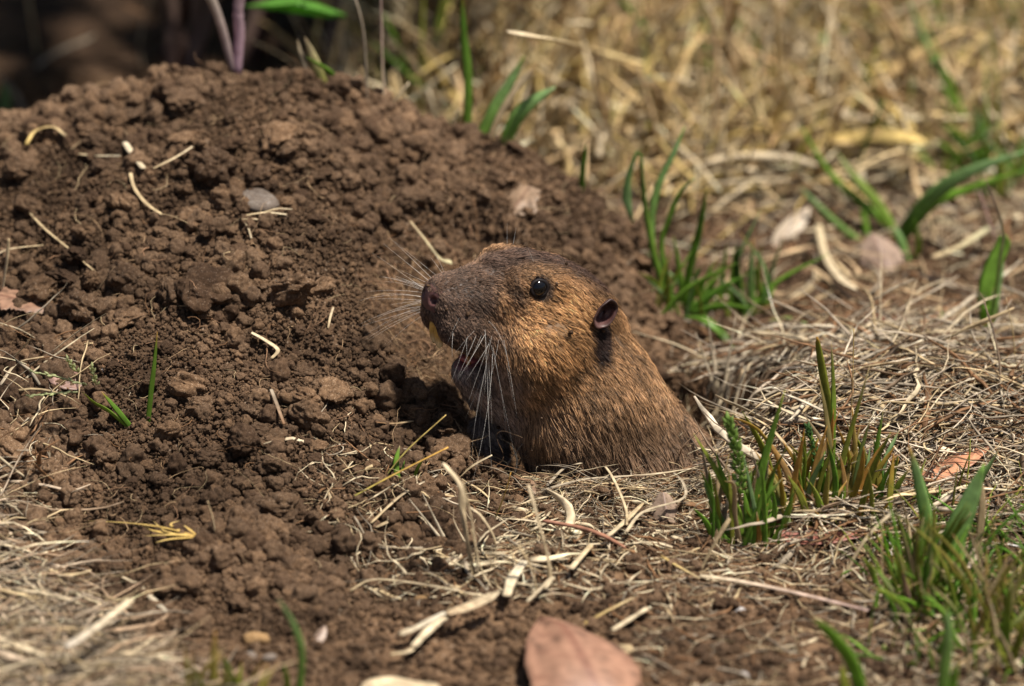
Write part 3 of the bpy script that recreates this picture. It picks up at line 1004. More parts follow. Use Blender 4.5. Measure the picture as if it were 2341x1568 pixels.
# grains of soil caught in the coat
pick = np.where(r.random(len(root)) < np.where(((root - TGT) @ UV) < -1.4, .0011, .00022))[0]
V_, F_ = [], []
EVs, EFs = ico(2)
for q_, i_ in enumerate(pick):
    sz = r.uniform(.018, .055)
    V_.append(root[i_] + nr[i_] * L_[i_] * .45 + EVs * sz * r.uniform(.7, 1.3, 3)); F_.append(EFs + q_ * len(EVs))
gr_ = gpart('soil_grains', np.concatenate(V_), np.concatenate(F_), M_clod)
gr_['kind'] = 'stuff'


# ================================================================== PLANTS
GRN, GRN2, BLG = (.22, .41, .055), (.14, .30, .040), (.30, .47, .21)
YGR, ORG, STR = (.28, .31, .05), (.58, .33, .08), (.50, .39, .235)
PAL, GST, PUR, BRN_ = (.63, .53, .37), (.335, .285, .22), (.36, .22, .22), (.22, .12, .06)
GLD = (.55, .40, .14)


def strand_mesh(name, pts, wd, c0, c1=None, mat=None, T=.28, taper=(1, 1), K=11, twist=0.0, sides=6, ref=None, prof=None, c2=None):
    P = catmull(pts, K)
    t = np.linspace(0, 1, K)
    W = wd * (np.interp(t, [0, 1], taper) if prof is None else np.interp(t, prof[0], prof[1]))
    V, F = sweep(P[None], W[None], T, sides, ref=None if ref is None else np.asarray(ref, float)[None], twist=(twist * t)[None])
    c1 = c1 or c0
    tt = np.repeat(t, sides)[:, None]
    C = np.array(c0) * (1 - tt) + np.array(c1) * tt
    sr = np.random.default_rng(int(abs(P[0, 0] * 977 + P[-1, 2] * 131)) % 99991)
    C = C * np.tile(sr.uniform(.72, 1.2, sides), K)[:, None] * np.repeat(sr.uniform(.88, 1.1, K), sides)[:, None]
    if c2 is not None:
        k = np.clip((tt - .82) / .18, 0, 1); C = C * (1 - k) + np.array(c2) * k
    return V, F, C


def strand(name, pts, wd, c0, c1=None, label=None, cat=None, group=None, parent=None, origin=None, mat=None, **kw):
    V, F, C = strand_mesh(name, pts, wd, c0, c1, **kw)
    og = np.asarray(origin if origin is not None else pts[0], float)
    me = mesh_of(name, V - og, F, mat or M_straw, True, C)
    o = link(name, me, parent, None if parent is not None else og)
    return tag(o, label, cat, group)


def foot(px, py):
    """ground point for a plant foot; on the far edge of the mound it is kept on the crest, not behind it"""
    B = at(px, py)
    if 500 < px < 1400 and 150 <= py < 460:
        k = 0
        while B[1] > 11.8 and k < 14:
            py += 6; k += 1; B = at(px, py)
    return B


def px_path(pts, base=None, dy=0.0):
    """photo pixels to points: the first stands on the ground, the others rise over it, leaning dy towards the back"""
    B = foot(*pts[0][:2]) if base is None else base
    out = [B]
    n = len(pts) - 1
    for i, q in enumerate(pts[1:], 1):
        d = q[2] if len(q) > 2 else dy * i / n
        out.append(aty(q[0], q[1], B[1] + d))
    return out


def px_lie(pts, up=.08):
    return [at(q[0], q[1], q[2] if len(q) > 2 else up) for q in pts]


BLADEP = ([0, .15, .5, .8, 1], [.75, .95, 1, .62, .06])


def tuft(base_px, blades, label, group=None, sink=.1):
    B = foot(*base_px)
    e = empty('grass_tuft', B, label, 'grass', group)
    for bl in blades:
        pts, wd, c0 = bl[0], bl[1] * .88, bl[2]
        c1 = bl[3] if len(bl) > 3 else None
        c2 = bl[4] if len(bl) > 4 else None
        kw = bl[5] if len(bl) > 5 else {}
        if c2 is None and random.random() < .35: c2 = random.choice([STR, ORG, GLD, STR])
        dy = kw.get('dy', random.uniform(-.5, .6))
        b0 = foot(pts[0][0], pts[0][1]) if kw.get('own', True) else B
        path = px_path(pts, b0, dy)
        path[0] = path[0] - np.array([0, 0, sink])
        strand('blade', path, wd / 97, c0, c1, parent=e, origin=B, mat=M_blade, ref=kw.get('ref', (random.uniform(-.4, .4), -1, .35)),
               prof=kw.get('prof', BLADEP), twist=kw.get('twist', random.uniform(-.6, .6)), T=.16, K=14, c2=c2)
    return e


# ---- tuft behind the gopher
tuft((1550, 705), [
    ([(1533, 700), (1500, 600), (1478, 500), (1468, 400), (1462, 335)], 17, GRN, YGR, None, {'dy': .5}),
    ([(1475, 505), (1497, 440), (1540, 350), (1566, 288)], 24, BLG, BLG, GRN, {'dy': .3, 'own': False, 'twist': .4}) if False else ([(1540, 705), (1490, 560), (1500, 440), (1540, 350), (1566, 288)], 21, GRN, BLG, GRN, {'dy': .9}),
    ([(1530, 702), (1487, 560), (1470, 420), (1462, 345), (1440, 390), (1432, 450), (1447, 510)], 26, GRN, BLG, BLG, {'dy': .1, 'prof': ([0, .4, .6, .85, 1], [.5, .4, .35, 1, .2])}),
    ([(1545, 700), (1512, 570), (1530, 500), (1555, 440), (1590, 405)], 16, GRN, GRN, BLG),
    ([(1560, 705), (1580, 600), (1600, 520), (1617, 420)], 22, GRN, GRN2),
    ([(1565, 705), (1556, 640), (1540, 540)], 18, GRN, GRN),
    ([(1560, 700), (1575, 620), (1585, 540)], 18, GRN, GRN),
    ([(1545, 705), (1480, 665), (1420, 605), (1360, 560)], 17, GRN, BLG, None, {'dy': .8}),
    ([(1540, 708), (1500, 650), (1455, 620)], 18, GRN, YGR, None, {'dy': -.6}),
    ([(1550, 706), (1520, 640), (1510, 590)], 22, BLG, BLG),
    ([(1560, 706), (1600, 655), (1635, 610)], 20, GRN, GRN, None, {'dy': -.5}),
    ([(1565, 708), (1640, 665), (1700, 630)], 22, GRN2, GRN2, None, {'dy': -.4}),
    ([(1565, 712), (1650, 700), (1720, 705)], 18, GRN2, GRN, None, {'dy': -.9}),
    ([(1560, 715), (1610, 730, -1.2), (1660, 775, -1.5), (1692, 840, -2.2)], 30, GRN2, GRN, None, {'ref': (0, -.3, 1)}),
    ([(1550, 712), (1500, 715, -.3), (1445, 722, -.4)], 18, BLG, BLG, None, {'ref': (0, -.3, 1)}),
], 'bright green grass tuft rooted right behind the animal at the burrow rim')
tuft((1715, 725), [
    ([(1722, 725), (1716, 650), (1722, 545)], 18, GRN, BLG),
    ([(1728, 725), (1752, 660), (1742, 600), (1690, 530)], 13, GRN2, BLG, ORG),
    ([(1700, 722), (1685, 640), (1686, 555)], 24, GRN2, (.02, .05, .015)),
    ([(1694, 720), (1672, 640), (1700, 560), (1740, 480)], 14, GRN, BLG),
    ([(1735, 728), (1800, 728, -.4), (1880, 748, -.6), (1975, 750, -.7)], 17, GRN, BLG, None, {'ref': (0, -.3, 1)}),
    ([(1705, 722), (1680, 690), (1640, 640)], 14, GRN2, GRN2),
    ([(1715, 724), (1700, 620), (1680, 480)], 7, STR, PUR),
], 'small dark green tuft standing right of the bright tuft behind the animal')
# ---- right background tufts
tuft((2050, 555), [
    ([(2070, 545), (1990, 480), (1900, 400), (1828, 285)], 22, GRN, GRN, None, {'dy': 1}),
    ([(2060, 550), (2010, 470), (1950, 400), (1912, 345)], 28, GRN, YGR, None, {'dy': 1.2}),
    ([(1990, 560), (1930, 525), (1870, 470), (1828, 425)], 18, GRN, BLG, None, {'dy': .8}),
    ([(2045, 560), (2110, 470, -.6), (2200, 400, -.9), (2345, 345, -1.2)], 44, GRN2, BLG, BLG, {'twist': .3}),
    ([(2050, 560), (2130, 470, -.3), (2220, 430, -.4), (2345, 388, -.6)], 26, GRN, GRN, None, {'twist': .2}),
    ([(2080, 600), (2060, 550), (2040, 510)], 22, GRN2, BLG),
    ([(2088, 595), (2100, 560), (2090, 500)], 18, YGR, GRN),
    ([(1985, 545), (1975, 490), (1965, 440)], 18, GRN, GRN),
], 'tuft with two long wide blades arching to the right edge')
tuft((2250, 380), [
    ([(2205, 340), (2170, 200), (2120, 110), (2070, -20)], 26, GRN, BLG, None, {'dy': 1.2}),
    ([(2215, 350), (2200, 260), (2170, 180), (2110, 40)], 18, YGR, GRN, None, {'dy': 1.0}),
    ([(2250, 400), (2200, 330), (2140, 270)], 26, GRN, GRN),
    ([(2260, 400), (2240, 300), (2230, 240)], 22, GRN, BLG),
    ([(2270, 400), (2330, 350), (2341, 300)], 26, GRN, GRN),
    ([(2250, 390), (2280, 330), (2310, 270)], 18, GRN2, GRN2),
    ([(2230, 390), (2180, 350), (2140, 320)], 18, YGR, GRN),
    ([(2240, 400), (2260, 340), (2190, 300), (2160, 230)], 16, YGR, YGR),
    ([(2120, 240), (2100, 215), (2098, 180)], 18, BLG, BLG),
    ([(2275, 405), (2300, 330), (2300, 300)], 14, YGR, YGR),
    ([(2260, 420), (2290, 400), (2341, 370)], 22, GRN, GRN),
], 'tall blurred tuft at the upper right edge with a stem reaching the top')
tuft((2255, 775), [
    ([(2256, 778), (2250, 740), (2252, 700)], 28, GRN, GRN, None, {'prof': ([0, .5, 1], [.8, 1, .7])}),
    ([(2254, 745), (2250, 680, 0), (2265, 620, .2), (2292, 560, .4), (2298, 535, .4)], 50, GRN, GRN, GRN2, {'prof': ([0, .2, .5, .85, 1], [.35, .8, 1, .8, .1]), 'twist': .2}),
    ([(2262, 760), (2275, 690), (2295, 600)], 20, GRN, BLG),
    ([(2290, 545), (2295, 530), (2280, 470), (2240, 400)], 12, PUR, PUR) if False else ([(2262, 775), (2285, 600), (2292, 520), (2250, 400)], 11, GRN, PUR),
], 'single stout shoot with one broad green blade at the right edge')
tuft((2150, 760), [
    ([(2150, 765), (2151, 735), (2153, 708)], 14, GRN, GRN), ([(2145, 765), (2146, 750), (2146, 735)], 12, YGR, YGR)],
    'short green blade poking out of the straw near the right edge')
# ---- seed head tuft right of the gopher
def seedhead(e, B, pts, col, n=26, size=.14, spread=.13, name='seed_head'):
    P = catmull(pts, 60)
    V = []; F = []; C = []
    k0 = 0
    rr = np.random.default_rng(int(abs(pts[0][0] * 100)) + n)
    Vs, Fs, Cs = strand_mesh('x', pts, .035, col, col, T=1)
    V.append(Vs); F.append(Fs); C.append(Cs); k0 = len(Vs)
    tg = norm(P[-1] - P[0])
    for i in range(n):
        t = i / (n - 1); c = P[int(t * 59)]
        w_ = spread * (1 - .75 * t) + .02
        a = i * 2.4
        off = np.array([math.cos(a), math.sin(a), 0]) * w_
        d = norm(tg + off / max(w_, .01) * .55)
        q0 = c + off * .4; q1 = q0 + d * size * rr.uniform(.8, 1.2)
        pp = np.array([q0, q0 * .6 + q1 * .4, q1])
        Vs, Fs = sweep(catmull(pp, 5)[None], np.array([[.02, .055, .065, .04, .008]]) * size / .1, .7, 6)
        cc = np.array(col) * rr.uniform(.7, 1.3); cc = cc * (1 - .0) + 0
        V.append(Vs); F.append(Fs + k0) if isinstance(Fs, np.ndarray) else None; C.append(np.tile(cc, (len(Vs), 1))); k0 += len(Vs)
    me = mesh_of(name, np.concatenate(V) - B, np.concatenate(F), M_blade, True, np.concatenate(C))
    o = link(name, me, e); return o


B5 = at(1700, 1245)
e5 = tuft((1700, 1245), [
    ([(1705, 1245), (1690, 1180), (1640, 1080), (1585, 990)], 24, GRN, YGR, None, {'dy': .3}),
    ([(1700, 1240), (1680, 1150), (1650, 1080), (1635, 1030)], 14, GRN, GRN),
    ([(1712, 1245), (1725, 1150), (1750, 1040), (1795, 890)], 26, GRN, GRN, YGR, {'dy': .4}),
    ([(1680, 1240), (1650, 1190), (1625, 1140), (1607, 1100)], 16, GRN2, BLG),
    ([(1730, 1245), (1760, 1190), (1780, 1160)], 20, GRN2, GRN),
    ([(1745, 1240), (1770, 1180), (1766, 1110)], 16, GRN, GRN),
    ([(1740, 1245), (1722, 1150), (1700, 1040)], 12, BLG, BLG),
    ([(1735, 1245), (1735, 1190), (1735, 1130)], 18, GRN, GRN2),
    ([(1715, 1245), (1710, 1190), (1700, 1120)], 22, GRN2, GRN),
    ([(1695, 1250), (1680, 1180), (1678, 1110), (1655, 1100)], 14, STR, STR),
    ([(1720, 1250), (1735, 1230), (1730, 1170)], 16, ORG, ORG),
    ([(1755, 1245), (1800, 1180), (1815, 1100)], 14, GRN, YGR),
    ([(1690, 1250), (1640, 1210), (1625, 1180)], 12, GRN, GRN),
    ([(1750, 1250), (1755, 1200), (1740, 1160)], 12, YGR, GRN),
], 'green tuft with a plump seed head against the lower back of the animal')
sp = px_path([(1690, 1180), (1693, 1130), (1685, 1040), (1664, 962)], B5, .1)[1:]
seedhead(e5, B5, sp, (.20, .32, .07), n=54, size=.2, spread=.24)
B6 = at(1880, 1185)
e6 = tuft((1885, 1185), [
    ([(1895, 1185), (1905, 1120), (1935, 1020), (1990, 830)], 18, YGR, YGR, STR, {'dy': .4}),
    ([(1890, 1180), (1898, 1060), (1890, 960), (1872, 860)], 16, (.30, .24, .10), (.36, .30, .12)),
    ([(1905, 1040), (1898, 940), (1886, 880), (1872, 800), (1868, 770)], 22, YGR, YGR, ORG, {'prof': ([0, .3, .6, .85, 1], [.6, .9, 1, .6, .2])}),
    ([(1903, 1120), (1905, 960), (1905, 880), (1900, 780)], 14, GRN, YGR, STR),
    ([(1910, 1180), (1950, 1100), (1955, 1040), (1948, 930)], 20, YGR, GLD, ORG),
    ([(1925, 1185), (1965, 1090), (1975, 1020)], 18, YGR, ORG),
    ([(1935, 1185), (1985, 1070), (2030, 1000)], 14, ORG, ORG, BRN_),
    ([(1870, 1185), (1850, 1120), (1840, 1060), (1800, 1010)], 14, GRN, YGR, ORG),
    ([(1865, 1185), (1860, 1100), (1855, 980)], 14, YGR, GRN),
    ([(1880, 1185), (1884, 1110), (1870, 1040)], 22, GRN2, GRN2),
    ([(1900, 1185), (1910, 1100), (1890, 1000)], 16, GRN, GRN2, ORG),
    ([(1920, 1185), (1925, 1110), (1912, 1040)], 20, GRN, YGR),
    ([(1850, 1190), (1870, 1120), (1885, 1030)], 12, GRN, GRN),
    ([(1990, 1190), (2010, 1140), (2020, 1100), (2050, 1040)], 16, GRN2, GRN, ORG),
    ([(1985, 1190), (1990, 1130), (1975, 1080)], 16, GRN, ORG),
    ([(2000, 1190), (2000, 1140), (2030, 1080)], 14, GRN, YGR),
    ([(1830, 1185), (1835, 1110), (1840, 1050), (1832, 1000)], 10, GRN, YGR),
    ([(1945, 1180), (1940, 1130), (1925, 1060)], 18, GLD, ORG),
    ([(1845, 1180), (1795, 1080), (1740, 990), (1690, 960), (1660, 958)], 10, YGR, ORG, STR),
], 'ragged tuft of yellow green and orange tipped stubble on the right')
seedhead(e6, B6, px_path([(1880, 1150), (1870, 1080), (1850, 1010), (1842, 975)], B6, .1)[1:], (.09, .2, .06), n=26, size=.13, spread=.12)
rr_ = random.Random(3)
bl = []
for k in range(70):
    bx = rr_.uniform(1770, 2040); by = rr_.uniform(1145, 1225)
    a = rr_.uniform(-.5, .5); L = rr_.uniform(50, 235)
    c = rr_.choice([GRN, GRN2, YGR, GRN, BLG, STR, GLD, YGR])
    bl.append(([(bx, by), (bx + a * L * .4, by - L * .55), (bx + a * L, by - L)], rr_.uniform(11, 20), c, rr_.choice([c, YGR, ORG])))
bs_ = []
for k in range(44):
    bx = rr_.uniform(1625, 1780); by = rr_.uniform(1205, 1262); a = rr_.gauss(0, .3); L = rr_.uniform(40, 210); c = rr_.choice([GRN, GRN2, GRN, STR, YGR, YGR, GST])
    bs_.append(([(bx, by), (bx + a * L * .4, by - L * .55), (bx + a * L, by - L)], rr_.uniform(8, 15), c))
tuft((1700, 1260), bs_, 'short blades crowding the foot of the seed head tuft')
bs_ = []
for k in range(46):
    bx = rr_.uniform(1490, 1760); by = rr_.uniform(700, 735); a = rr_.gauss(0, .5); L = rr_.uniform(30, 160); c = rr_.choice([GRN, GRN2, GRN, BLG, YGR])
    bs_.append(([(bx, by), (bx + a * L * .4, by - L * .55), (bx + a * L, by - L)], rr_.uniform(7, 14), c))
tuft((1630, 722), bs_, 'low short blades joining the two tufts behind the animal')
bs_ = []
for k in range(44):
    bx = rr_.uniform(2150, 2341); by = rr_.uniform(360, 460); a = rr_.gauss(0, .6); L = rr_.uniform(50, 150); c = rr_.choice([GRN, GRN2, GRN, BLG, YGR])
    bs_.append(([(bx, by), (bx + a * L * .4, by - L * .55), (bx + a * L, by - L)], rr_.uniform(9, 18), c))
tuft((2270, 430), bs_, 'soft blurred low grass at the foot of the tall upper right tuft')
tuft((1900, 1195), bl, 'low thicket of short clipped green blades on the right')
bl = []
for k in range(82):
    bx = rr_.gauss(2110, 40); by = rr_.uniform(1340, 1430)
    a = rr_.gauss(0, .3) + (bx - 2110) / 200; L = rr_.uniform(60, 230)
    c = rr_.choice([GRN, GRN2, YGR, GRN, GRN2])
    if k % 4 == 0: c = rr_.choice([STR, GST, PUR, GLD])
    bl.append(([(bx, by), (bx + a * L * .4, by - L * .55), (bx + a * L, by - L)], rr_.uniform(8, 16), c, rr_.choice([c, YGR, GRN])))
bl += [([(2130, 1300), (2120, 1200), (2100, 1100), (2078, 1020)], 34, GRN, BLG, None, {'dy': .2}),
       ([(2190, 1330), (2180, 1240), (2215, 1150), (2250, 1060)], 62, GRN, BLG, GRN, {'dy': .2, 'twist': .1}),
       ([(2200, 1200), (2230, 1120), (2285, 1025)], 20, GRN, BLG),
       ([(2100, 1420), (2050, 1370), (1990, 1340)], 16, GRN, YGR, None, {'dy': -.4}),
       ([(2090, 1420), (2070, 1340), (2062, 1300)], 16, PUR, STR),
       ([(2230, 1300), (2245, 1160), (2240, 1080)], 20, STR, STR)]
tuft((2110, 1400), bl, 'densest green tuft at the lower right with one broad folded blade')
bl = []
for k in range(42):
    bx = rr_.uniform(2190, 2345); by = rr_.uniform(1400, 1500)
    a = rr_.gauss(0, .5); L = rr_.uniform(80, 260)
    c = rr_.choice([GRN, YGR, STR, YGR, GLD])
    bl.append(([(bx, by), (bx + a * L * .4, by - L * .55), (bx + a * L, by - L)], rr_.uniform(7, 14), c, rr_.choice([c, YGR, STR])))
tuft((2280, 1440), bl, 'thin yellowing grass at the lower right edge')
tuft((1960, 1580), [([(1980, 1620), (1950, 1520), (1900, 1450), (1852, 1410)], 36, GRN, GRN, STR, {'dy': -.5}),
                    ([(1945, 1600), (1930, 1560), (1925, 1520)], 26, YGR, YGR)], 'blurred green blade leaning left at the bottom edge')
tuft((2155, 1600), [([(2150, 1640), (2160, 1520), (2168, 1440), (2160, 1380)], 34, GRN, BLG, YGR, {'dy': -.3}),
                    ([(2170, 1640), (2180, 1560), (2190, 1500)], 20, GRN, GRN)], 'upright blurred green blade at the bottom edge')
tuft((2290, 1520), [([(2290, 1520), (2300, 1430), (2310, 1330)], 26, GRN, YGR), ([(2300, 1540), (2330, 1460), (2341, 1420)], 20, YGR, YGR)],
     'olive blade at the bottom right corner')
tuft((680, 1590), [([(678, 1620), (690, 1500), (672, 1430), (636, 1368)], 19, GRN, BLG, None, {'dy': -.3}),
                   ([(662, 1600), (655, 1550), (650, 1520)], 15, YGR, GRN), ([(690, 1600), (688, 1540), (690, 1500)], 14, GRN, GRN)],
     'curved green blade rising from the bottom edge left of the brown leaf')
bl = []
for k in range(20):
    bx = rr_.uniform(415, 620); by = rr_.uniform(1590, 1620); a = rr_.gauss(0, .3); L = rr_.uniform(50, 140)
    bl.append(([(bx, by), (bx + a * L * .4, by - L * .55), (bx + a * L, by - L)], rr_.uniform(8, 15), YGR, rr_.choice([YGR, GLD, GRN])))
bl.append(([(492, 1590), (488, 1520), (492, 1440)], 22, YGR, GLD, ORG))
tuft((500, 1600), bl, 'yellow green sprouts at the bottom edge left of the curved blade')
tuft((338, 965), [([(337, 968), (345, 900), (353, 830), (360, 757)], 15, GRN, GRN, ORG, {'dy': .1})], 'lone upright green blade with an orange tip on the mound')
B10 = at(300, 975)
e10 = tuft((305, 975), [([(305, 975), (270, 940), (232, 895)], 15, GRN2, GRN, None, {'dy': -.1}),
                        ([(300, 975), (250, 940), (215, 920), (188, 895)], 10, GRN, YGR, None, {'dy': -.3})], 'bent meadow grass with pale seed heads on the lower left mound')
for pts in ([(240, 915), (190, 880), (130, 862), (70, 850)], [(235, 915), (170, 895), (110, 900), (62, 905)], [(235, 905), (215, 880), (205, 840)], [(200, 880), (170, 850), (150, 822)]):
    seedhead(e10, B10, px_path(pts, B10, -.2)[1:], (.42, .46, .24), n=12, size=.12, spread=.07)
tuft((914, 1100), [([(912, 1105), (905, 1060), (914, 1018)], 17, GRN, GRN), ([(922, 1108), (920, 1080), (925, 1052)], 12, GRN2, GRN),
                   ([(940, 1100), (955, 1070), (968, 1050)], 10, GRN2, YGR)], 'tiny green seedling in front of the burrow mouth')
# ---- background grasses
tuft((1065, 260), [([(1068, 275), (1070, 180), (1060, 80), (1055, -40)], 24, GRN, GRN2, None, {'dy': .5})], 'tall upright green blade behind the right shoulder of the mound')
tuft((1110, 300), [([(1095, 310), (1125, 260), (1160, 200), (1200, 125)], 36, GRN, BLG, YGR, {'dy': .4}), ([(1150, 305), (1180, 270), (1220, 230), (1270, 198)], 40, GRN, BLG, BLG, {'dy': .3}),
                   ([(1115, 310), (1150, 250), (1190, 190), (1230, 140)], 20, STR, PAL, None, {'dy': .5})], 'broad blue green blades crossed by a pale straw behind the mound')
tuft((1330, 430), [([(1330, 435), (1332, 390), (1340, 330)], 17, GRN2, GRN)], 'short dark green blade alone on the soil behind the mound')
tuft((1735, 290), [([(1730, 300), (1732, 200), (1728, 60)], 24, GRN, YGR), ([(1735, 300), (1760, 260), (1785, 190)], 20, YGR, GLD), ([(1725, 300), (1700, 240), (1640, 170)], 20, GRN2, YGR)],
     'blurred green sprig standing in the dry grass at the upper middle')
tuft((1810, 150), [([(1800, 165), (1805, 80), (1815, -40)], 22, BLG, GRN), ([(1812, 165), (1830, 80), (1840, -30)], 18, STR, BLG)], 'pale green stem pair near the top right of centre')
tuft((1140, 80), [([(1150, 130), (1148, 40), (1140, -60)], 24, GRN2, GRN), ([(1010, 200), (1000, 100), (1020, -30)], 26, GRN, YGR), ([(960, 180), (1010, 60), (1040, -40)], 22, YGR, GRN),
                  ([(1180, 160), (1190, 60), (1230, -40)], 20, YGR, YGR)], 'blurred green stems at the top edge behind the mound')
tuft((740, 180), [([(745, 190), (720, 140), (697, 85)], 26, YGR, PAL, None), ([(770, 200), (760, 170), (700, 130)], 16, GRN, GRN), ([(715, 180), (690, 130), (680, 90)], 12, GST, PAL)],
     'pale pointed husk and blades on the crest of the mound')
tuft((10, 240), [([(8, 260), (12, 225), (5, 185)], 34, BLG, BLG), ([(60, 260), (35, 215), (-10, 160)], 22, GST, GST)], 'blue green blade tip at the left edge behind the mound')

# ================================================================== single dry stems
def stem(pts, wd, c0, c1, label, lie=False, up=.1, dy=0., **kw):
    if lie: pts = [q if len(q) > 2 else (q[0], q[1], up * 1.3 + .09) for q in pts]
    path = px_lie(pts, up) if lie else px_path(pts, None, dy)
    if not lie: path[0] = path[0] - np.array([0, 0, .1])
    kw.setdefault('T', .32); kw.setdefault('sides', 8)
    if 'prof' not in kw:
        q = random.uniform
        kw['prof'] = ([0, .03, .2, .45, .7, .95, 1], [q(.5, .9), q(.8, 1), q(.75, 1.1), q(.75, 1.1), q(.7, 1.05), q(.6, 1), q(.4, .85)])
    return strand('dry_stalk', path, wd / 97, c0, c1, label, 'dry grass stem', mat=M_straw, K=kw.pop('K', 22), **kw)


stem([(945, 1350), (1090 - 0, 1330)], 5, STR, STR, 'x') if False else None
stem([(1088, 1325), (1070, 1250), (1058, 1170), (1052, 1110), (1012, 1058)], 21, STR, PAL, 'thickest bleached stalk standing in front of the burrow', dy=.3)
stem([(1095, 1325), (1085, 1230), (1072, 1160), (1058, 1098)], 17, PAL, STR, 'bleached stalk pressed against the thickest stalk')
stem([(1128, 1340), (1100, 1300), (1078, 1210)], 12, PAL, STR, 'short bleached stalk splayed from the foot of the thickest stalk')
stem([(1132, 1270), (1130, 1230), (1100, 1180), (1075, 1160)], 15, STR, PAL, 'hooked bleached blade curling off the thickest stalk')
stem([(1250, 1350), (1255, 1290), (1228, 1180), (1208, 1108)], 13, STR, PAL, 'tall slender bleached stalk in front of the animal', dy=.3)
stem([(1235, 1375), (1215, 1300), (1185, 1245)], 14, STR, STR, 'short leaning stalk left of the slender stalk')
stem([(1158, 1362), (1172, 1320), (1198, 1282)], 26, PAL, (.8, .72, .55), 'wide pale flattened straw piece under the leaning stalk', lie=True, up=.35, T=.2)
stem([(1245, 1345), (1262, 1320), (1205, 1375)], 12, PAL, PAL, 'small pale chip below the slender stalk', lie=True, up=.2)
stem([(1022, 1402), (1080, 1382), (1142, 1352)], 36, (.66, .50, .32), PAL, 'broad tan flake of dry leaf sheath propped in the foreground', lie=True, up=.45, T=.12, prof=([0, .3, .8, 1], [.5, 1, .9, .2]))
stem([(915, 1450), (960, 1430), (1018, 1400)], 21, PAL, (.8, .74, .6), 'white edged split straw in the foreground', lie=True, up=.25)
stem([(945, 1478), (980, 1440), (1020, 1412)], 24, PAL, PAL, 'second white split straw below the white edged one', lie=True, up=.2)
stem([(893, 1495), (930, 1490), (950, 1478)], 16, STR, PAL, 'small crumpled straw left of the split straws', lie=True, up=.15)
stem([(1600, 1315), (1700, 1330), (1820, 1355), (1985, 1395)], 15, PAL, (.55, .40, .36), 'long pinkish straw lying on the bare soil at lower right', lie=True, up=.10, dy=0)
stem([(1592, 1312), (1640, 1230), (1668, 1185)], 14, STR, STR, 'straw slanting from the long pinkish straw up to the seed head tuft', dy=.4)
stem([(1928, 1310), (1980, 1230), (2040, 1170)], 14, STR, PAL, 'slanting straw on the bare soil left of the dense green tuft', dy=.6)
stem([(1508, 1268), (1560, 1300), (1600, 1322)], 9, GLD, STR, 'thin yellow straw meeting the long pinkish straw', lie=True, up=.15)
stem([(1240, 1190), (1320, 1205), (1380, 1225), (1430, 1252)], 13, (.26, .13, .09), (.40, .20, .13), 'reddish brown twig below the burrow rim', lie=True, up=.2, T=.8)
stem([(1336, 1425), (1390, 1395), (1450, 1365)], 9, GLD, STR, 'thin yellow straw above the brown leaf', lie=True, up=.12)
stem([(1400, 1440), (1440, 1415), (1480, 1390)], 16, PAL, PAL, 'pale frayed chip right of the brown leaf tip', lie=True, up=.15)
stem([(1305, 1300), (1330, 1270), (1352, 1245)], 17, PAL, STR, 'pale straw chip in the middle of the burrow litter', lie=True, up=.2)
stem([(1390, 1225), (1430, 1190), (1470, 1150)], 14, PAL, STR, 'pale curled straw below the rim left of the grey leaf scrap', lie=True, up=.25)
stem([(1432, 1215), (1470, 1170), (1560, 1140), (1562, 1105), (1540, 1080)], 10, PAL, GST, 'pale straw looping round the grey leaf scrap', lie=True, up=.3)
stem([(875, 1088), (930, 1030), (1020, 948)], 9, (.30, .30, .08), GLD, 'slanting yellow straw beside the tiny seedling', dy=.2)
stem([(800, 1130), (900, 1085), (1025, 1022)], 10, (.30, .28, .08), ORG, 'longer orange straw crossing below the slanting yellow one', dy=.3)
stem([(1040, 1090), (1080, 1065), (1125, 1040)], 9, STR, PAL, 'bent pale straw at the front corner of the burrow mouth', dy=.2)
stem([(1115, 1215), (1150, 1140), (1168, 1080)], 9, (.16, .18, .05), ORG, 'olive blade with a rusty tip below the burrow mouth')
stem([(1095, 1075), (1150, 1050), (1135, 1000), (1150, 985), (1195, 1000)], 5, (.2, .12, .07), (.3, .2, .12), 'thin brown curled root hooked over the burrow mouth')
stem([(1150, 1050), (1180, 1090), (1215, 1100), (1222, 1130)], 12, BRN_, (.3, .2, .14), 'crumpled brown root tangle below the curled root', lie=True, up=.2)
stem([(1250, 1110), (1290, 1070), (1340, 1055), (1370, 1040)], 9, GST, PAL, 'grey straw arching over the burrow rim under the fur', lie=True, up=.35)
stem([(1370, 1050), (1400, 1090), (1430, 1160), (1433, 1200)], 8, PAL, STR, 'thin pale straw hanging down from the burrow rim', lie=True, up=.35)
stem([(1240, 1120), (1340, 1095), (1480, 1085), (1590, 1070)], 10, GST, PAL, 'long grey straw lying along the burrow rim', lie=True, up=.3)
stem([(848, 1195), (920, 1130), (1000, 1085)], 9, STR, GST, 'straw slanting up left of the standing stalks', lie=True, up=.25)
stem([(860, 1205), (960, 1160), (1060, 1130)], 11, STR, GST, 'straw lying behind the awned spikelets', lie=True, up=.2)
stem([(800, 1350), (850, 1325), (930, 1330), (1050, 1350)], 9, STR, PAL, 'long curved straw across the litter left of the standing stalks', lie=True, up=.2)
stem([(810, 1180), (855, 1240), (960, 1255), (1010, 1248)], 6, GST, STR, 'thin straw sagging across the dirt left of the awned spikelets', lie=True, up=.15)
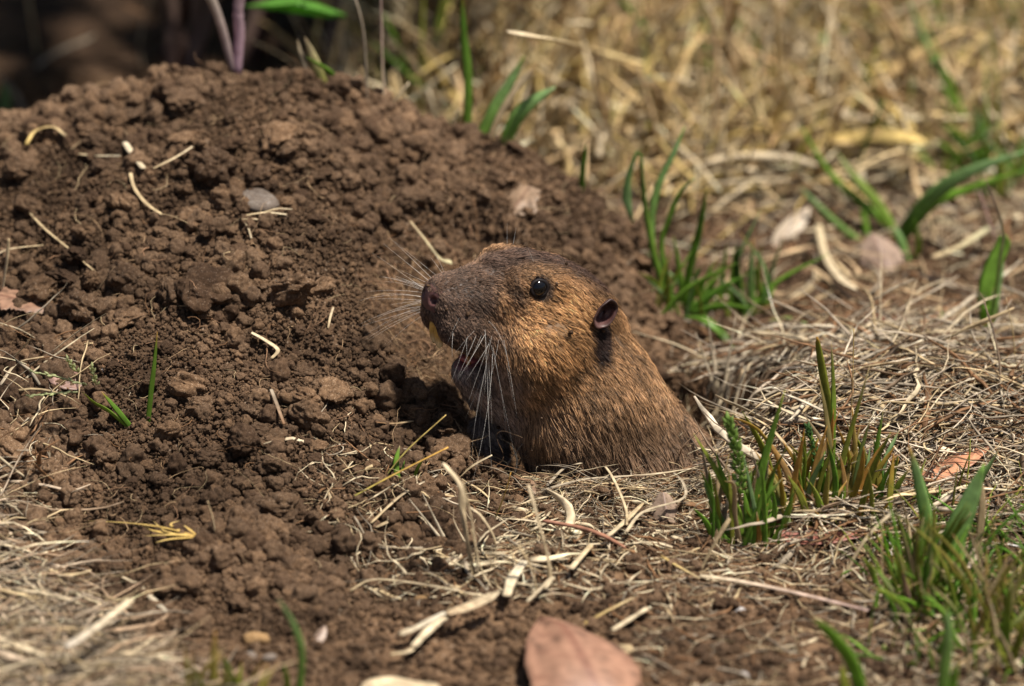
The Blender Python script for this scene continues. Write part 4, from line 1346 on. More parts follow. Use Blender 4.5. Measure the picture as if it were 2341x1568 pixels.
# upper mound straws
stem([(285, 325), (305, 355), (328, 385)], 17, (.66, .57, .42), PAL, 'short bleached straw on the upper left mound', lie=True, up=.15)
stem([(298, 395), (308, 430), (335, 465), (370, 490)], 11, STR, STR, 'curved straw below the short bleached straw on the mound', lie=True, up=.15)
stem([(180, 352), (225, 356), (275, 356)], 9, STR, (.6, .55, .42), 'thin pale straw lying under the two round clods', lie=True, up=.12)
stem([(55, 470), (100, 520), (160, 570), (222, 625)], 8, STR, STR, 'long thin straw slanting across the left side of the mound', lie=True, up=.15)
stem([(60, 330), (80, 300), (120, 290), (150, 310)], 12, GLD, STR, 'bent straw hooked over the clods at the upper left', lie=True, up=.3)
stem([(350, 385), (400, 360), (440, 335)], 9, STR, PAL, 'straw on the root bound clod high on the mound', lie=True, up=.3)
stem([(880, 235), (875, 170), (872, 80), (870, -30)], 19, PAL, (.45, .32, .30), 'tall pale stalk with a pinkish top rising behind the mound')
stem([(880, 245), (910, 220), (935, 190)], 22, STR, PAL, 'snapped pale stalk leaning at the foot of the tall one')
stem([(940, 190), (950, 165), (962, 145)], 9, STR, STR, 'thin tip standing behind the snapped stalk')
stem([(750, 80), (800, 120), (870, 170), (930, 215)], 12, GLD, (.35, .32, .1), 'yellow blade slanting through the shade behind the mound', dy=.1)
stem([(1018, 310), (1035, 285), (1050, 250)], 12, STR, PAL, 'short pale splinter on the back of the mound')
stem([(1478, 330), (1464, 150), (1455, 80), (1450, -30)], 30, PAL, STR, 'stout blond stalk at the top centre')
stem([(1160, 72), (1260, 90), (1360, 115), (1470, 145)], 24, PAL, (.66, .52, .25), 'thick blond stalk lying across the dry grass at top centre', lie=True, up=2.6)
stem([(1740, 340), (1665, 170), (1632, 90), (1640, -30)], 28, PAL, STR, 'bent blond stalk right of the stout one at the top')
stem([(1238, 270), (1246, 60), (1270, -30)], 30, (.72, .60, .30), PAL, 'blond stalk pair at the top left of the dry grass')
stem([(1320, 20), (1360, 60), (1390, 110)], 20, PAL, STR, 'slanting blond piece at the very top centre')
stem([(870, 1560), (800, 1530), (700, 1500)], 6, GST, STR, 'x') if False else None
stem([(1870, 515), (1885, 580), (1915, 630), (1955, 662)], 22, (.66, .55, .36), PAL, 'thick curved blond straw on the soil right of the tufts', lie=True, up=.3)
stem([(2130, 590), (2200, 560), (2260, 520)], 22, STR, (.5, .48, .3), 'thick olive straw lying behind the broad blade at right', lie=True, up=.5)
stem([(2320, 655), (2300, 620), (2240, 440)], 13, STR, PUR, 'pinkish upright stem at the right edge', dy=.2)
stem([(2322, 655), (2330, 620), (2335, 590)], 14, PAL, STR, 'short pale stub at the right edge beside the pinkish stem')
stem([(2320, 870), (2318, 780), (2300, 680)], 8, GLD, STR, 'thin golden upright stem at the right edge of the straw mat')
stem([(2155, 660), (2158, 560), (2160, 480)], 10, STR, PAL, 'thin faint upright straw behind the straw mat')
stem([(1940, 1030), (1948, 900), (1952, 752)], 9, STR, GLD, 'single thin upright straw rising from the straw mat')
stem([(1660, 700), (1640, 600), (1640, 560)], 7, STR, STR, 'faint upright straw between the two tufts behind')
stem([(1640, 560), (1700, 615), (1760, 640)], 9, STR, STR, 'x') if False else None
# awned spikelets: fork shaped husks
def spikelet(base, tips, label):
    B = at(*base); e = empty('spikelet', B, label, 'grass spikelet')
    for tp in tips:
        path = px_path([base, ((base[0] * 2 + tp[0]) / 3, (base[1] * 2 + tp[1]) / 3), tp], B, .25)
        strand('husk', path, .17, PAL, (.72, .64, .5), parent=e, origin=B, prof=([0, .25, .45, 1], [.4, 1, .45, .05]), T=.5, ref=(0, -1, .3))
spikelet((1030, 1260), [(935, 1140), (966, 1128)], 'pale spikelet with long awns lying left of the thickest stalk')
spikelet((1022, 1250), [(930, 1178), (948, 1172)], 'darker spikelet just under the pale awned one') if False else None
spikelet((1640, 905), [(1590, 760), (1618, 720), (1632, 780)], 'awned spikelet standing at the left end of the straw mat')
spikelet((1650, 915), [(1668, 790), (1682, 720)], 'second awned spikelet touching the first at the mat end')
sA = stem([(1650, 915), (1620, 960), (1580, 985), (1565, 960), (1575, 930)], 11, PAL, PAL, 'pale curled straw looping below the awned spikelets', lie=True, up=.5)
sB = stem([(1580, 985), (1650, 965), (1720, 920), (1800, 880)], 15, PAL, GST, 'bleached straw ribbon running from the loop into the mat', lie=True, up=.5)
stem([(1580, 985), (1640, 1005), (1690, 990)], 9, PAL, GST, 'thin curl hanging from the bleached ribbon', lie=True, up=.3)
stem([(560, 1210), (0, 0)], 1, STR, STR, 'x') if False else None
# golden husk on the lower mound
e = empty('dry_grass_head', at(330, 1215), 'golden flattened grass head lying on the lower mound', 'dry grass')
Bh = at(330, 1215)
for pts, w_ in (([(450, 1225), (400, 1222), (330, 1225)], 14), ([(440, 1222), (370, 1205), (290, 1195), (200, 1190)], 9), ([(440, 1226), (380, 1215), (350, 1190)], 8), ([(430, 1222), (390, 1200), (410, 1190)], 8),
                ([(445, 1228), (390, 1232), (355, 1240)], 9), ([(400, 1222), (350, 1212), (320, 1196)], 12), ([(450, 1224), (430, 1208), (420, 1200)], 8)):
    strand('husk', px_lie(pts, .42), w_ / 97, (.62, .42, .12), (.70, .52, .20), parent=e, origin=Bh, prof=([0, .4, 1], [.6, 1, .1]), T=.3)
stem([(490, 1250), (490, 1200), (475, 1145)], 8, PAL, STR, 'thin pale bent straw standing on the lower mound')
stem([(310, 1330), (345, 1365), (380, 1398)], 17, PAL, (.55, .5, .4), 'short bleached straw at the edge of the left litter', lie=True, up=.15)
stem([(280, 1318), (310, 1335), (335, 1362)], 9, PAL, GST, 'thin straw parallel to the short bleached one at left', lie=True, up=.15)
stem([(0, 1240), (50, 1262), (110, 1282)], 9, PAL, PAL, 'bright thin straw at the left edge below the crevice', lie=True, up=.2)
stem([(150, 1480), (210, 1440), (300, 1370)], 26, (.5, .45, .38), PAL, 'broad grey bleached blade in the bottom left litter', lie=True, up=.9)
stem([(-20, 1455), (40, 1475), (100, 1500)], 22, PAL, PAL, 'wide pale blade at the bottom left edge', lie=True, up=.5)
stem([(-20, 590), (20, 570), (100, 560)], 9, PAL, STR, 'pale twig poking in at the left edge of the mound', lie=True, up=.4)
stem([(0, 690), (15, 600), (20, 545)], 11, PAL, STR, 'pale straw standing at the left edge', dy=.2)
stem([(0, 880), (40, 830), (100, 815)], 8, GST, STR, 'thin straw below the brown leaf at the left edge', lie=True, up=.3)
stem([(575, 760), (610, 780), (635, 800), (620, 820)], 13, PAL, STR, 'frayed pale straw wisp on the middle mound', lie=True, up=.2)
stem([(620, 890), (635, 930), (650, 970)], 11, GST, BRN_, 'dark frayed grass wisp on the lower mound', lie=True, up=.2)
stem([(938, 505), (970, 545), (1005, 590), (1030, 600)], 13, STR, (.5, .46, .28), 'split olive straw hanging over the burrow above the nose', lie=True, up=.5, prof=([0, .3, .7, 1], [.4, .6, 1, 2.2]))
stem([(750, 750), (755, 725), (762, 702)], 6, STR, PAL, 'tiny straw splinter on the bare burrow wall', lie=True, up=.1)
stem([(860, 965), (900, 968), (945, 962)], 10, BRN_, STR, 'brown bark sliver at the foot of the burrow wall', lie=True, up=.25)


# ================================================================== leaves
def leaf(px, L, Wd, head, colr, label, profile=None, fold=.12, curl=.2, tilt=0., roll=0., lift=.05, vein=(.6, .5, .5), jag=0., name='dead_leaf', cat='leaf', wpos=None, mat=None, nu=32, nv=15, seed=0, parent=None, stem_=False):
    """a real leaf blade with two faces; head = direction of the tip in the ground plane (deg from +x)"""
    rr = np.random.default_rng(seed + 17)
    t = np.linspace(0, 1, nu)
    pr = np.interp(t, *profile) if profile else np.sin(np.pi * t ** .8) ** .75
    u = np.linspace(-1, 1, nv)
    T_, U_ = np.meshgrid(t, u, indexing='ij')
    Wt = pr[:, None] * Wd / 2 * (1 + jag * rr.normal(size=(nu, 1)) * np.ones((1, nv)))
    X = U_ * Wt; Y = (T_ - .5) * L
    Z = -fold * np.abs(U_) * Wt * 2 + curl * (1 - (2 * T_ - 1) ** 2) * min(1.0, L / 3.5) + .05 * L * vnoise(T_ * 3 + seed, U_ * 2 + seed, 21)
    P = np.stack([X, Y, Z], -1).reshape(-1, 3)
    a = math.radians(head - 90)
    R = Matrix.Rotation(a, 3, 'Z') @ Matrix.Rotation(math.radians(tilt), 3, 'X') @ Matrix.Rotation(math.radians(roll), 3, 'Y')
    P = P @ np.array(R).T
    Pb = P - (np.array(R) @ np.array([0, 0, .022]))[None]
    n = nu * nv
    I = np.arange(n).reshape(nu, nv)
    f = np.stack([I[:-1, :-1], I[1:, :-1], I[1:, 1:], I[:-1, 1:]], -1).reshape(-1, 4)
    fb = f[:, ::-1] + n
    ed = np.concatenate([I[:, 0], I[-1, 1:], I[-2::-1, -1], I[0, -2:0:-1]])
    en = np.roll(ed, -1)
    fe = np.stack([ed, en, en + n, ed + n], -1)
    F = np.concatenate([f[:, ::-1], fb[:, ::-1], fe])
    spot = (vnoise(T_ * 9 + seed * 3, U_ * 6, 24) > .29)[..., None]
    c = np.array(colr) * (1 - .45 * spot) * (1 + .5 * vnoise(T_ * 4 + seed, U_ * 3, 22) + .35 * vnoise(T_ * 13, U_ * 9 + seed, 23))[..., None]
    mid = np.exp(-(U_ / .07) ** 2)
    sv = np.clip(np.sin((T_ * 26 - np.abs(U_) * 8)), .86, 1) - .86
    k = np.clip(mid + sv * 3.5, 0, 1)[..., None]
    c = c * (1 - k) + np.array(colr) * np.array(vein) * k
    c = c.reshape(-1, 3); C = np.concatenate([c, c * .85])
    me = mesh_of(name, np.concatenate([P, Pb]), F, mat or M_leaf, True, C)
    loc = wpos if wpos is not None else at(*px) + np.array([0, 0, lift])
    if parent is not None:
        o = link(name, me, parent); o.location = Vector(((np.asarray(loc) ) * U).tolist()); return o
    return tag(link(name, me, None, loc), label, cat)


OV = ([0, .1, .3, .55, .8, .93, 1], [.12, .62, .95, 1, .7, .32, .03])
leaf((1304, 1545), 3.9, 2.55, 112, (.33, .185, .125), 'large smooth reddish brown leaf lying at the bottom centre', ([0, .06, .25, .45, .65, .8, .92, 1], [.5, .84, 1, .93, .68, .40, .15, .01]), .16, .6, 5, 3, .38, seed=1, jag=.012)
leaf((910, 1596), 1.8, 1.65, 170, (.60, .49, .33), 'cream coloured leaf scrap cut by the bottom edge', ([0, .1, .9, 1], [.6, 1, .9, .7]), .03, .12, 0, 0, .1, seed=2)
leaf((2125, 1110), 3.2, 1.5, 22, (.50, .24, .14), 'orange brown leaf lying in the straw behind the broad folded blade', OV, .12, .2, 14, -12, .35, seed=3)
leaf((1890, 1225), 2.3, 1.3, 5, (.30, .12, .09), 'reddish leaf half hidden under the stubble tuft', OV, .08, .12, 0, 0, .12, seed=4)
leaf((1765, 1110), 1.4, 1.5, 60, (.26, .16, .13), 'dull brown leaf scrap between the seed head tuft and the stubble', ([0, .1, .9, 1], [.6, 1, .9, .6]), .05, .08, 22, 0, .15, seed=5)
leaf((1521, 1185), .75, .68, 100, (.29, .215, .165), 'small grey brown leaf scrap standing in the rim litter', ([0, .15, .6, .9, 1], [.9, .7, 1, .5, .25]), .35, .1, 45, 0, .3, seed=6, jag=.1)
leaf((70, 722), 1.7, 1.15, 165, (.26, .155, .105), 'brown jagged leaf jutting from the left edge of the mound', ([0, .15, .5, .85, 1], [.2, .5, .8, 1, .9]), .1, .12, 10, 0, .35, seed=7, jag=.09)
leaf((158, 865), 1.35, 1.3, 150, (.30, .19, .16), 'pinkish grey leaf half buried in crumbs at left', OV, .12, .25, 18, 0, .18, seed=8)
leaf((1190, 478), 1.0, 1.0, 60, (.26, .18, .12), 'pale brown leaf flake on the back shoulder of the mound', ([0, .3, .7, 1], [.3, 1, .8, .5]), .1, .1, 25, 0, .25, seed=9, jag=.1)
leaf((1808, 545), 1.5, .55, 42, (.55, .47, .37), 'whitish dry leaf on the soil behind the small dark tuft', OV, .2, .2, 30, 20, .3, seed=10)
leaf((2015, 610), 1.3, 1.1, 120, (.33, .245, .195), 'curled mauve grey leaf under the long bladed tuft', OV, .3, .3, 35, -15, .35, seed=11)
leaf((2010, 745), 1.1, .32, -38, (.30, .14, .09), 'narrow rusty leaf sliver on the edge of the straw mat', OV, .3, .1, 8, 0, .25, seed=12)
leaf((1660, 372), 1.3, .5, -12, (.62, .48, .24), 'blond leaf piece on the blurred soil behind the tufts', OV, .1, .2, 5, 0, .3, seed=13)
leaf((1630, 415), 1.5, .45, -40, (.60, .47, .28), 'second blond leaf piece just below the first behind the tufts', OV, .1, .2, 5, 0, .3, seed=14)
leaf((2080, 395), 1.0, .45, 25, (.62, .50, .36), 'pale leaf piece on dark soil near the upper right tuft', OV, .1, .2, 10, 0, .3, seed=15)
leaf((1535, 125), .9, .6, 65, (.78, .66, .46), 'bright cream husk caught in the dry grass at the top', OV, .2, .2, 45, 0, 2.4, seed=16)
leaf((1975, 1152), 1.2, .35, 10, (.68, .58, .42), 'pale folded husk at the foot of the stubble tuft', OV, .3, .1, 12, 0, .25, seed=18)
leaf((1640, 1105), 1.1, .35, 5, (.5, .44, .36), 'whitish bark chip beside the lower back of the animal', OV, .1, .1, 8, 0, .3, seed=19)
for k_, (a_, b_) in enumerate((((560, 492), (655, 490)), ((552, 500), (620, 512)), ((600, 486), (668, 478)), ((560, 505), (575, 545)))):
    stem([a_, ((a_[0] + b_[0]) / 2, (a_[1] + b_[1]) / 2 - 5), b_], 9 - k_, STR, PAL, ['straw lying against the lower edge of the grey stone', 'thinner straw just under the one touching the grey stone', 'straw at the lower right corner of the grey stone', 'thin straw pointing down from the grey stone'][k_], lie=True, up=.15)
leaf((730, 1470), .6, .3, 60, (.30, .22, .17), 'small grey scrap on the soil left of the split straws', OV, .3, .1, 30, 0, .2, seed=20)
leaf((2215, 1330), .6, .35, 60, (.66, .54, .42), 'small cream flake in the thin grass at lower right', OV, .1, .1, 30, 0, .6, seed=21)

# ---- broad leaved weed behind the mound; its crown hangs over and shades the ground there
wb = at(560, 140); wb = np.array([-6.5, 19.0, float(hgt(-6.5, 19.0))])
we = empty('leafy_weed', wb, 'leafy weed whose green leaf hangs over the mound from the top edge', 'weed')
rr = np.random.default_rng(12)
for k in range(11):
    tx, ty, tz = rr.uniform(-12, 0), rr.uniform(17, 34), rr.uniform(8, 13)
    P0 = np.array([rr.uniform(-10, -4), rr.uniform(20, 29), 0]); P0[2] = hgt(P0[0], P0[1]) - .2
    P2 = np.array([tx, ty, tz]); P1 = (P0 + P2) / 2 + np.array([0, 0, 2.5])
    strand('stem', [P0, P1, P2], .38, (.22, .14, .13), (.12, .16, .06), parent=we, origin=wb, mat=M_blade, T=1, taper=(1, .5), sides=8)
for k in range(125):
    c = np.array([rr.uniform(-17, 1.0), rr.uniform(17, 38), rr.uniform(7.5, 13)])
    if c[2] < 6.6 + (c[1] - 12) * -.1 + 1: c[2] += 2
    leaf(None, rr.uniform(2.6, 4.6), rr.uniform(1.8, 3.2), rr.uniform(0, 360), GRN if k % 3 else GRN2, None, OV, .15, .3, rr.uniform(-35, 35), rr.uniform(-30, 30), 0, (1.3, 1.3, 1.2), name='leaf', parent=we, wpos=c - wb, mat=M_blade, nu=8, nv=5, seed=int(k))
pp = aty(675, 16, 15); leaf(None, 3.0, 2.6, 100, (.14, .36, .06), None, OV, .15, .3, -25, 10, 0, (1.3, 1.3, 1.2), name='leaf', parent=we, wpos=pp - wb, mat=M_blade, nu=12, nv=8, seed=400)
ps = px_path([(540, 158), (548, 80), (545, 20), (560, -60)], None, .2)
strand('stem', ps, .30, (.60, .42, .52), (.50, .38, .42), parent=we, origin=wb, mat=M_blade, T=1, taper=(.8, 1), sides=8)
ps = px_path([(545, 90), (500, 40), (470, -30)], ps[0], .2)
strand('stem', ps, .26, (.40, .30, .32), (.40, .36, .30), parent=we, origin=wb, mat=M_blade, T=1, taper=(.8, 1), sides=8)
# dim stalks in the shade
for (pts, wd, c, lab) in (
        ([(85, 120), (75, 60), (60, -30)], 30, STR, 'thick stalk standing in the shade at the top left'),
        ([(75, 150), (130, 120), (200, 90), (215, 80)], 22, GST, 'grey stalk lying in the shade at the top left'),
        ([(330, 160), (320, 90), (350, -20)], 12, GST, 'thin dim stalk in the shade left of the purple shoot'),
        ([(640, 130), (630, 60), (600, -30)], 14, GST, 'dim stalk in the shade right of the purple shoot'),
        ([(800, 130), (790, 60), (830, -40)], 24, STR, 'dull stalk at the edge of the shade behind the mound'),
        ([(450, 130), (380, 60), (280, 10)], 12, BRN_, 'brown stalk leaning left through the shade'),
        ([(840, 150), (830, 70), (800, -40)], 20, GST, 'grey stalk beside the dull one at the edge of the shade')):
    stem(pts, wd, c, c, lab)


# ================================================================== dry litter
def paths(x, y, phi, el, L, K=7, bend=.5, droop=.3, up=0.02, cling=True, kink=.0):
    n = len(x)
    t = np.linspace(0, 1, K)[None, :]
    curv = RNG.normal(size=(n, 1)) * bend
    ph = phi[:, None] + curv * (t - .3) + kink * RNG.normal(size=(n, K)).cumsum(1) * .25
    e_ = el[:, None] - droop * t * np.abs(RNG.normal(size=(n, 1)))
    dl = (L / (K - 1))[:, None]
    dx = np.cos(ph) * np.cos(e_) * dl; dy = np.sin(ph) * np.cos(e_) * dl; dz = np.sin(e_) * dl
    X = x[:, None] + np.cumsum(dx, 1) - dx[:, :1]; Y = y[:, None] + np.cumsum(dy, 1) - dy[:, :1]
    z0 = hgt(x, y)[:, None] + up if np.isscalar(up) else hgt(x, y)[:, None] + up[:, None]
    Z = z0 + np.cumsum(dz, 1) - dz[:, :1]
    g = hgt(X, Y)
    fl = g + (up if np.isscalar(up) else up[:, None] * .9) * (1 if cling else 0) + .015
    if cling:
        Z = np.maximum(Z, fl)
        Z = np.minimum(Z, np.maximum(fl + .25 + 2 * (el[:, None] > .3) * 50, fl))
    else:
        Z = np.maximum(Z, g + .02)
    return np.stack([X, Y, Z], -1)


straw_items = {}


def litter(name, label, P, W, cols, T=.3, mat=None, vary=.25, singles=0, single_label=None, single_group=None, tipc=None):
    n = len(P); K = P.shape[1]
    ci = RNG.integers(0, len(cols), n)
    C = np.array(cols)[ci] * RNG.uniform(1 - vary, 1 + vary, (n, 1))
    Ck = np.repeat(C[:, None], K, 1) * (1 + .25 * RNG.normal(size=(n, K, 1)))
    if tipc is not None: Ck = Ck * np.linspace(1, 1, K)[None, :, None]
    Ck = np.clip(Ck, .01, .85)
    prof = np.interp(np.linspace(0, 1, K), [0, .15, .7, 1], [.7, 1, .85, .25])
    WW = W[:, None] * prof[None]
    ref = norm(RNG.normal(size=(n, 3)) * .5 + np.array([0, -.3, 1]))
    tw = RNG.normal(size=(n, 1)) * 1.3 * np.linspace(0, 1, K)[None]
    order = np.argsort(-(W * np.linalg.norm(P[:, -1] - P[:, 0], axis=1)))
    vis = np.array([i for i in order if abs(P[i, K // 2, 0]) < 11.5 and -12.5 < P[i, K // 2, 1] < 24][:singles], int)
    rest = np.setdiff1d(np.arange(n), vis)
    V, F = sweep(P[rest], WW[rest], T, 4, ref=ref[rest], twist=tw[rest])
    me = mesh_of(name, V, F, mat or M_straw, True, np.repeat(Ck[rest].reshape(-1, 3), 4, 0))
    tag(link(name, me), label, None, None, 'stuff')
    for i in vis:
        V, F = sweep(P[i:i + 1], WW[i:i + 1], T, 6, ref=ref[i:i + 1], twist=tw[i:i + 1])
        og = P[i, 0]
        me = mesh_of('straw', V - og, F, mat or M_straw, True, np.repeat(Ck[i], 6, 0))
        so_ = tag(link('straw', me, None, og), single_label, 'straw', single_group)
        straw_items.setdefault(single_label, []).append((so_, P[i, K // 2]))


def region(n, x0, x1, y0, y1, f):
    x = RNG.uniform(x0, x1, n); y = RNG.uniform(y0, y1, n); k = RNG.random(n) < f(x, y)
    return x[k], y[k]


clear = lambda x, y: sst(1.05, 1.15, hole_r(x, y))
# A: tall dry grass at the back
x, y = region(6200, -5, 16, 13, 40, lambda x, y: sst(13, 17, y + .25 * (x < 3) * (3 - x) - .55 * np.clip(x - 5, 0, 9) * .6) * (.35 + .65 * sst(-4.5, -1, x)) * (1 - .5 * sst(26, 40, y)))
n = len(x)
stand = RNG.random(n) < np.interp(x, [-4, 3, 7, 12], [.7, .7, .35, .15])
el = np.where(stand, RNG.uniform(.7, 1.5, n), RNG.uniform(-.05, .45, n))
L = np.where(stand, RNG.uniform(.35, 1, n) * np.clip((y - 10.5) * .62, 1.2, 7.5), RNG.uniform(1.2, 4.5, n))
P = paths(x, y, RNG.uniform(0, 6.28, n), el, L, 7, .6, .5, RNG.uniform(0, 1.1, n), False, .5)
litter('dry_grass', 'thick tangle of tall dry blond grass across the background', P, RNG.lognormal(-2.1, .5, n), [(.66, .52, .30), (.62, .47, .18), PAL, PAL, (.62, .45, .22), (.40, .27, .14), (.58, .42, .24)], .3,
       singles=60, single_label='blond dry straw in the blurred grass tangle at the back', single_group='blond straws in the tangle at the back')
# A2: green hints
x, y = region(340, -5, 15, 15, 36, lambda x, y: .6 + 0 * x); n = len(x)
P = paths(x, y, RNG.uniform(0, 6.28, n), RNG.uniform(.8, 1.5, n), RNG.uniform(1.5, 6, n), 7, .5, .4, 0.0, False)
litter('green_grass', 'thin green blades mixed into the dry background grass', P, RNG.lognormal(-2.1, .3, n), [GRN, YGR, GRN2, YGR], .2, M_blade)
# A3: sparse straw on the soil between mound and back grass
x, y = region(2600, 1.5, 16, 5, 19, lambda x, y: (1 - .8 * mound_mask(x, y)) * clear(x, y) * (.25 + .6 * sst(12, 17, y)) + .25 * sst(8, 12, x)); n = len(x)
P = paths(x, y, RNG.uniform(0, 6.28, n), RNG.normal(.02, .12, n), RNG.uniform(.5, 2.6, n), 6, .6, .3, RNG.uniform(.02, .25, n), True, .5)
litter('straw_litter', 'scattered dry straw bits on the soil behind the tufts', P, RNG.lognormal(-2.75, .45, n), [STR, PAL, GST, BRN_, (.45, .33, .2)], .3,
       singles=25, single_label='dry straw lying on the blurred soil behind the tufts', single_group='straws on the soil behind the tufts')
# B: the straw mat
def matd(x, y):
    return sst(1.12, 1.3, hole_r(x, y)) * sst(4.4, 5.6, x + .12 * (y - 1)) * sst(-5.5, -3.5, y + .0 * x) * (1 - sst(5.2, 6.8, y - .15 * (x - 8)))
x, y = region(15000, 4, 15, -6, 8, lambda x, y: matd(x, y) * np.clip(.5 + 2.0 * vnoise(x / 1.1, y / 1.1, 77), .05, 1)); n = len(x)
ph = np.where(RNG.random(n) < .68, RNG.normal(.35, .5, n), RNG.uniform(0, 6.28, n)) + math.pi * (RNG.random(n) < .5)
lay = RNG.uniform(.0, .62, n) * sst(4.8, 7, x)
P = paths(x, y, ph, RNG.normal(.08, .24, n), RNG.uniform(.6, 3.0, n), 8, .8, .35, .02 + lay, True, .8)
litter('straw_mat', 'thick matted layer of grey and tan dead grass right of the burrow', P, RNG.lognormal(-3.0, .55, n), [GST, STR, BRN_, (.44, .37, .29), BRN_, PAL, (.17, .12, .08), (.62, .54, .42)], .3,
       singles=75, single_label='pale dead grass stem in the straw mat right of the burrow', single_group='stems in the straw mat')
# C: rim in front of the gopher and rootlets
x, y = region(3600, -.4, 5.6, -3.3, -.6, lambda x, y: sst(-.2, .8, x) * np.exp(-((y + 1.75 - .06 * (x - 2.5)) / .65) ** 2)); n = len(x)
ph = RNG.normal(.1, .45, n) + math.pi * (RNG.random(n) < .5)
P = paths(x, y, ph, RNG.normal(.05, .25, n), RNG.uniform(.4, 2.0, n), 9, 1.4, .5, RNG.uniform(.02, .30, n), True, 1.3)
litter('rim_rootlets', 'fine dry rootlets and straw woven along the burrow rim', P, RNG.lognormal(-3.7, .4, n), [GST, STR, BRN_, PAL, (.3, .21, .14)], .5,
       singles=30, single_label='fine curled dry stem woven into the front rim of the burrow', single_group='fine stems along the burrow rim')
x, y = region(3000, -4.5, 7, -9, -2.2, lambda x, y: sst(-9, -6, y) * (.3 + .7 * np.exp(-((x - .0) / 2.6) ** 2)) * .9); n = len(x)
P = paths(x, y, RNG.uniform(0, 6.28, n), RNG.normal(.05, .2, n), RNG.uniform(.3, 1.7, n), 7, .9, .4, RNG.uniform(.01, .2, n), True, .8)
litter('front_litter', 'dry straw bits strewn on the soil in front of the burrow', P, RNG.lognormal(-3.3, .55, n), [STR, PAL, GST, BRN_, PAL], .35,
       singles=50, single_label='small dry straw strewn on the soil in front of the burrow', single_group='straws in front of the burrow')
# D: left foreground litter
x, y = region(5200, -15, -4.5, -15, -3.2, lambda x, y: sst(-.6, 1.6, -(x + 12.0) * .885 - (y + 3.6) * .465)); n = len(x)
ph = np.where(RNG.random(n) < .6, RNG.normal(-.5, .6, n), RNG.uniform(0, 6.28, n))
P = paths(x, y, ph, RNG.normal(.08, .25, n), RNG.uniform(.5, 2.8, n), 7, .7, .4, RNG.uniform(.02, .5, n), True, .7)
litter('left_litter', 'blurred layer of bleached dead grass in the bottom left corner', P, RNG.lognormal(-3.15, .5, n), [STR, PAL, GST, (.5, .4, .3), (.42, .3, .2)], .3,
       singles=35, single_label='bleached straw in the litter at the bottom left corner', single_group='straws in the bottom left litter')
# left edge tangle beside the crevice
x, y = region(300, -13, -10.0, -4.5, 1, lambda x, y: sst(-9.9, -11.6, x) + 0 * y); n = len(x)
P = paths(x, y, RNG.uniform(0, 6.28, n), RNG.normal(.2, .4, n), RNG.uniform(.6, 2.6, n), 8, .9, .5, RNG.uniform(.02, .4, n), False, .9)
litter('edge_litter', 'thin dead grass tangle at the left edge of the mound', P, RNG.lognormal(-3.1, .4, n), [STR, GST, PAL, BRN_], .35)
# F: right foreground bits
x, y = region(2600, 2.5, 15, -15, -4, lambda x, y: .25 + .75 * sst(7, 10, x)); n = len(x)
P = paths(x, y, RNG.uniform(0, 6.28, n), RNG.normal(.03, .15, n), RNG.uniform(.25, 1.8, n), 6, .7, .4, RNG.uniform(.01, .15, n), True, .6)
litter('right_litter', 'small straw bits over the soil at the lower right', P, RNG.lognormal(-3.2, .55, n), [STR, PAL, GST, BRN_], .35,
       singles=22, single_label='small straw on the soil at the lower right', single_group='straws at the lower right')
# F2: green growth at the right edge in front of the mat
x, y = region(900, 8, 15, -12, -3, lambda x, y: .3 + .6 * np.exp(-((x - 11) / 2.5) ** 2 - ((y + 8) / 3) ** 2)); n = len(x)
P = paths(x, y, RNG.uniform(0, 6.28, n), RNG.uniform(.6, 1.5, n), RNG.uniform(.5, 2.0, n), 7, .6, .5, 0.0, False)
litter('sparse_grass', 'sparse young grass at the lower right', P, RNG.lognormal(-2.6, .35, n), [GRN, YGR, GRN2, STR], .2, M_blade)
# E: rootlets over the mound
x, y = region(1500, -13, 5, -8, 11, lambda x, y: md(x, y) * .6); n = len(x)
P = paths(x, y, RNG.uniform(0, 6.28, n), RNG.normal(.15, .4, n), RNG.uniform(.3, 1.6, n), 9, 2.2, .9, RNG.uniform(.04, .22, n), True, 1.8)
litter('rootlets', 'fine hair roots and fibres caught in the crumbs of the mound', P, RNG.lognormal(-4.35, .35, n), [(.42, .29, .17), BRN_, STR, (.34, .2, .12)], .9)
x, y = region(1500, -4.5, 2, -1.5, 7, lambda x, y: np.maximum((hole_r(x, y) < 1.15) * (hole_r(x, y) > .55), scoop(x, y))); n = len(x)
P = paths(x, y, RNG.normal(-1.1, .5, n), RNG.normal(.1, .3, n), RNG.uniform(.3, 1.2, n), 9, 2.2, .9, .03, True, 1.6)
litter('wall_roots', 'fine torn roots hanging on the bare burrow wall', P, RNG.lognormal(-4.3, .35, n), [(.42, .29, .17), BRN_, (.34, .2, .12)], .9)

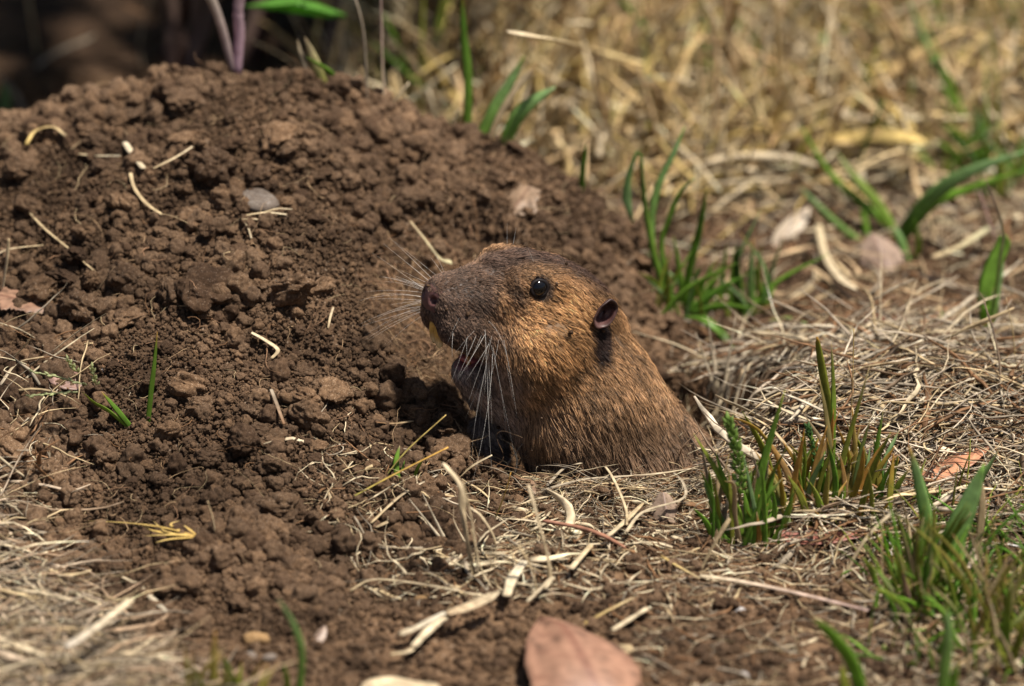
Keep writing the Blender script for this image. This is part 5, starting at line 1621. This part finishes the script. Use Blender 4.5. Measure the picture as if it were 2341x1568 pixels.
SM_ = [(1555, 700, 'bright tuft behind the animal'), (1720, 725, 'small dark green tuft'), (2050, 555, 'tuft with long arching blades'), (2250, 390, 'tall blurred tuft'),
       (2265, 700, 'broad bladed shoot at right'), (1700, 1230, 'seed head tuft'), (1900, 1180, 'orange tipped stubble tuft'), (2110, 1400, 'densest green tuft'), (1065, 230, 'tall upright green blade'),
       (1115, 290, 'broad blue green blades'), (1450, 120, 'stout blond stalk'), (1640, 130, 'bent blond stalk'), (1735, 260, 'blurred green sprig'), (1250, 60, 'blond stalk pair'), (1810, 80, 'pale green stem pair'),
       (1080, 1200, 'thickest bleached stalk'), (1235, 1220, 'slender bleached stalk'), (1312, 1480, 'large reddish brown leaf'), (1000, 1400, 'tan sheath flake'), (1521, 1185, 'grey brown leaf scrap'),
       (1790, 1350, 'long pinkish straw'), (1640, 900, 'awned spikelets'), (2125, 1110, 'orange brown leaf'), (1890, 900, 'yellow green blade with orange tip'), (2290, 778, 'flat bluish stone'), (1910, 600, 'thick curved blond straw'),
       (1645, 390, 'blond leaf pieces'), (220, 1420, 'broad grey bleached blade'), (345, 1365, 'short bleached litter straw'), (40, 1480, 'wide pale blade at the edge'), (500, 1560, 'yellow green sprouts'),
       (905, 1570, 'cream leaf scrap'), (1420, 1060, 'middle of the burrow rim'), (1350, 1215, 'reddish brown twig'), (950, 1180, 'pale awned spikelet'), (2150, 730, 'short green blade in the straw'), (2010, 745, 'rusty leaf sliver'), (2080, 900, 'crest of the straw mat'), (2250, 1000, 'right end of the straw mat'), (1800, 960, 'left part of the straw mat')]
NOUN = {'blond': 'blond straw', 'dry': 'dry straw', 'pale': 'pale straw', 'fine': 'fine curled straw', 'small': 'small straw', 'bleached': 'bleached straw'}
by_noun = {}
for k_, L_items in straw_items.items():
    by_noun.setdefault(NOUN[k_.split()[0]], []).extend(L_items)
for nn_, L_items in by_noun.items():
    word_labels(L_items, nn_, SM_)

# straws and rootlets drawn up against the fur at the rim
x = RNG.uniform(-.2, 4.6, 330); y = RNG.normal(-.95, .16, 330); n = len(x)
P = paths(x, y, RNG.normal(.1, .6, n) + math.pi * (RNG.random(n) < .5), RNG.normal(.3, .3, n), RNG.uniform(.4, 1.7, n), 9, 1.5, .6, RNG.uniform(.05, .45, n), False, 1.2)
litter('neck_rootlets', 'dry rootlets sticking up against the fur at the burrow rim', P, RNG.lognormal(-3.55, .35, n), [GST, STR, BRN_, PAL, (.3, .21, .14)], .5)
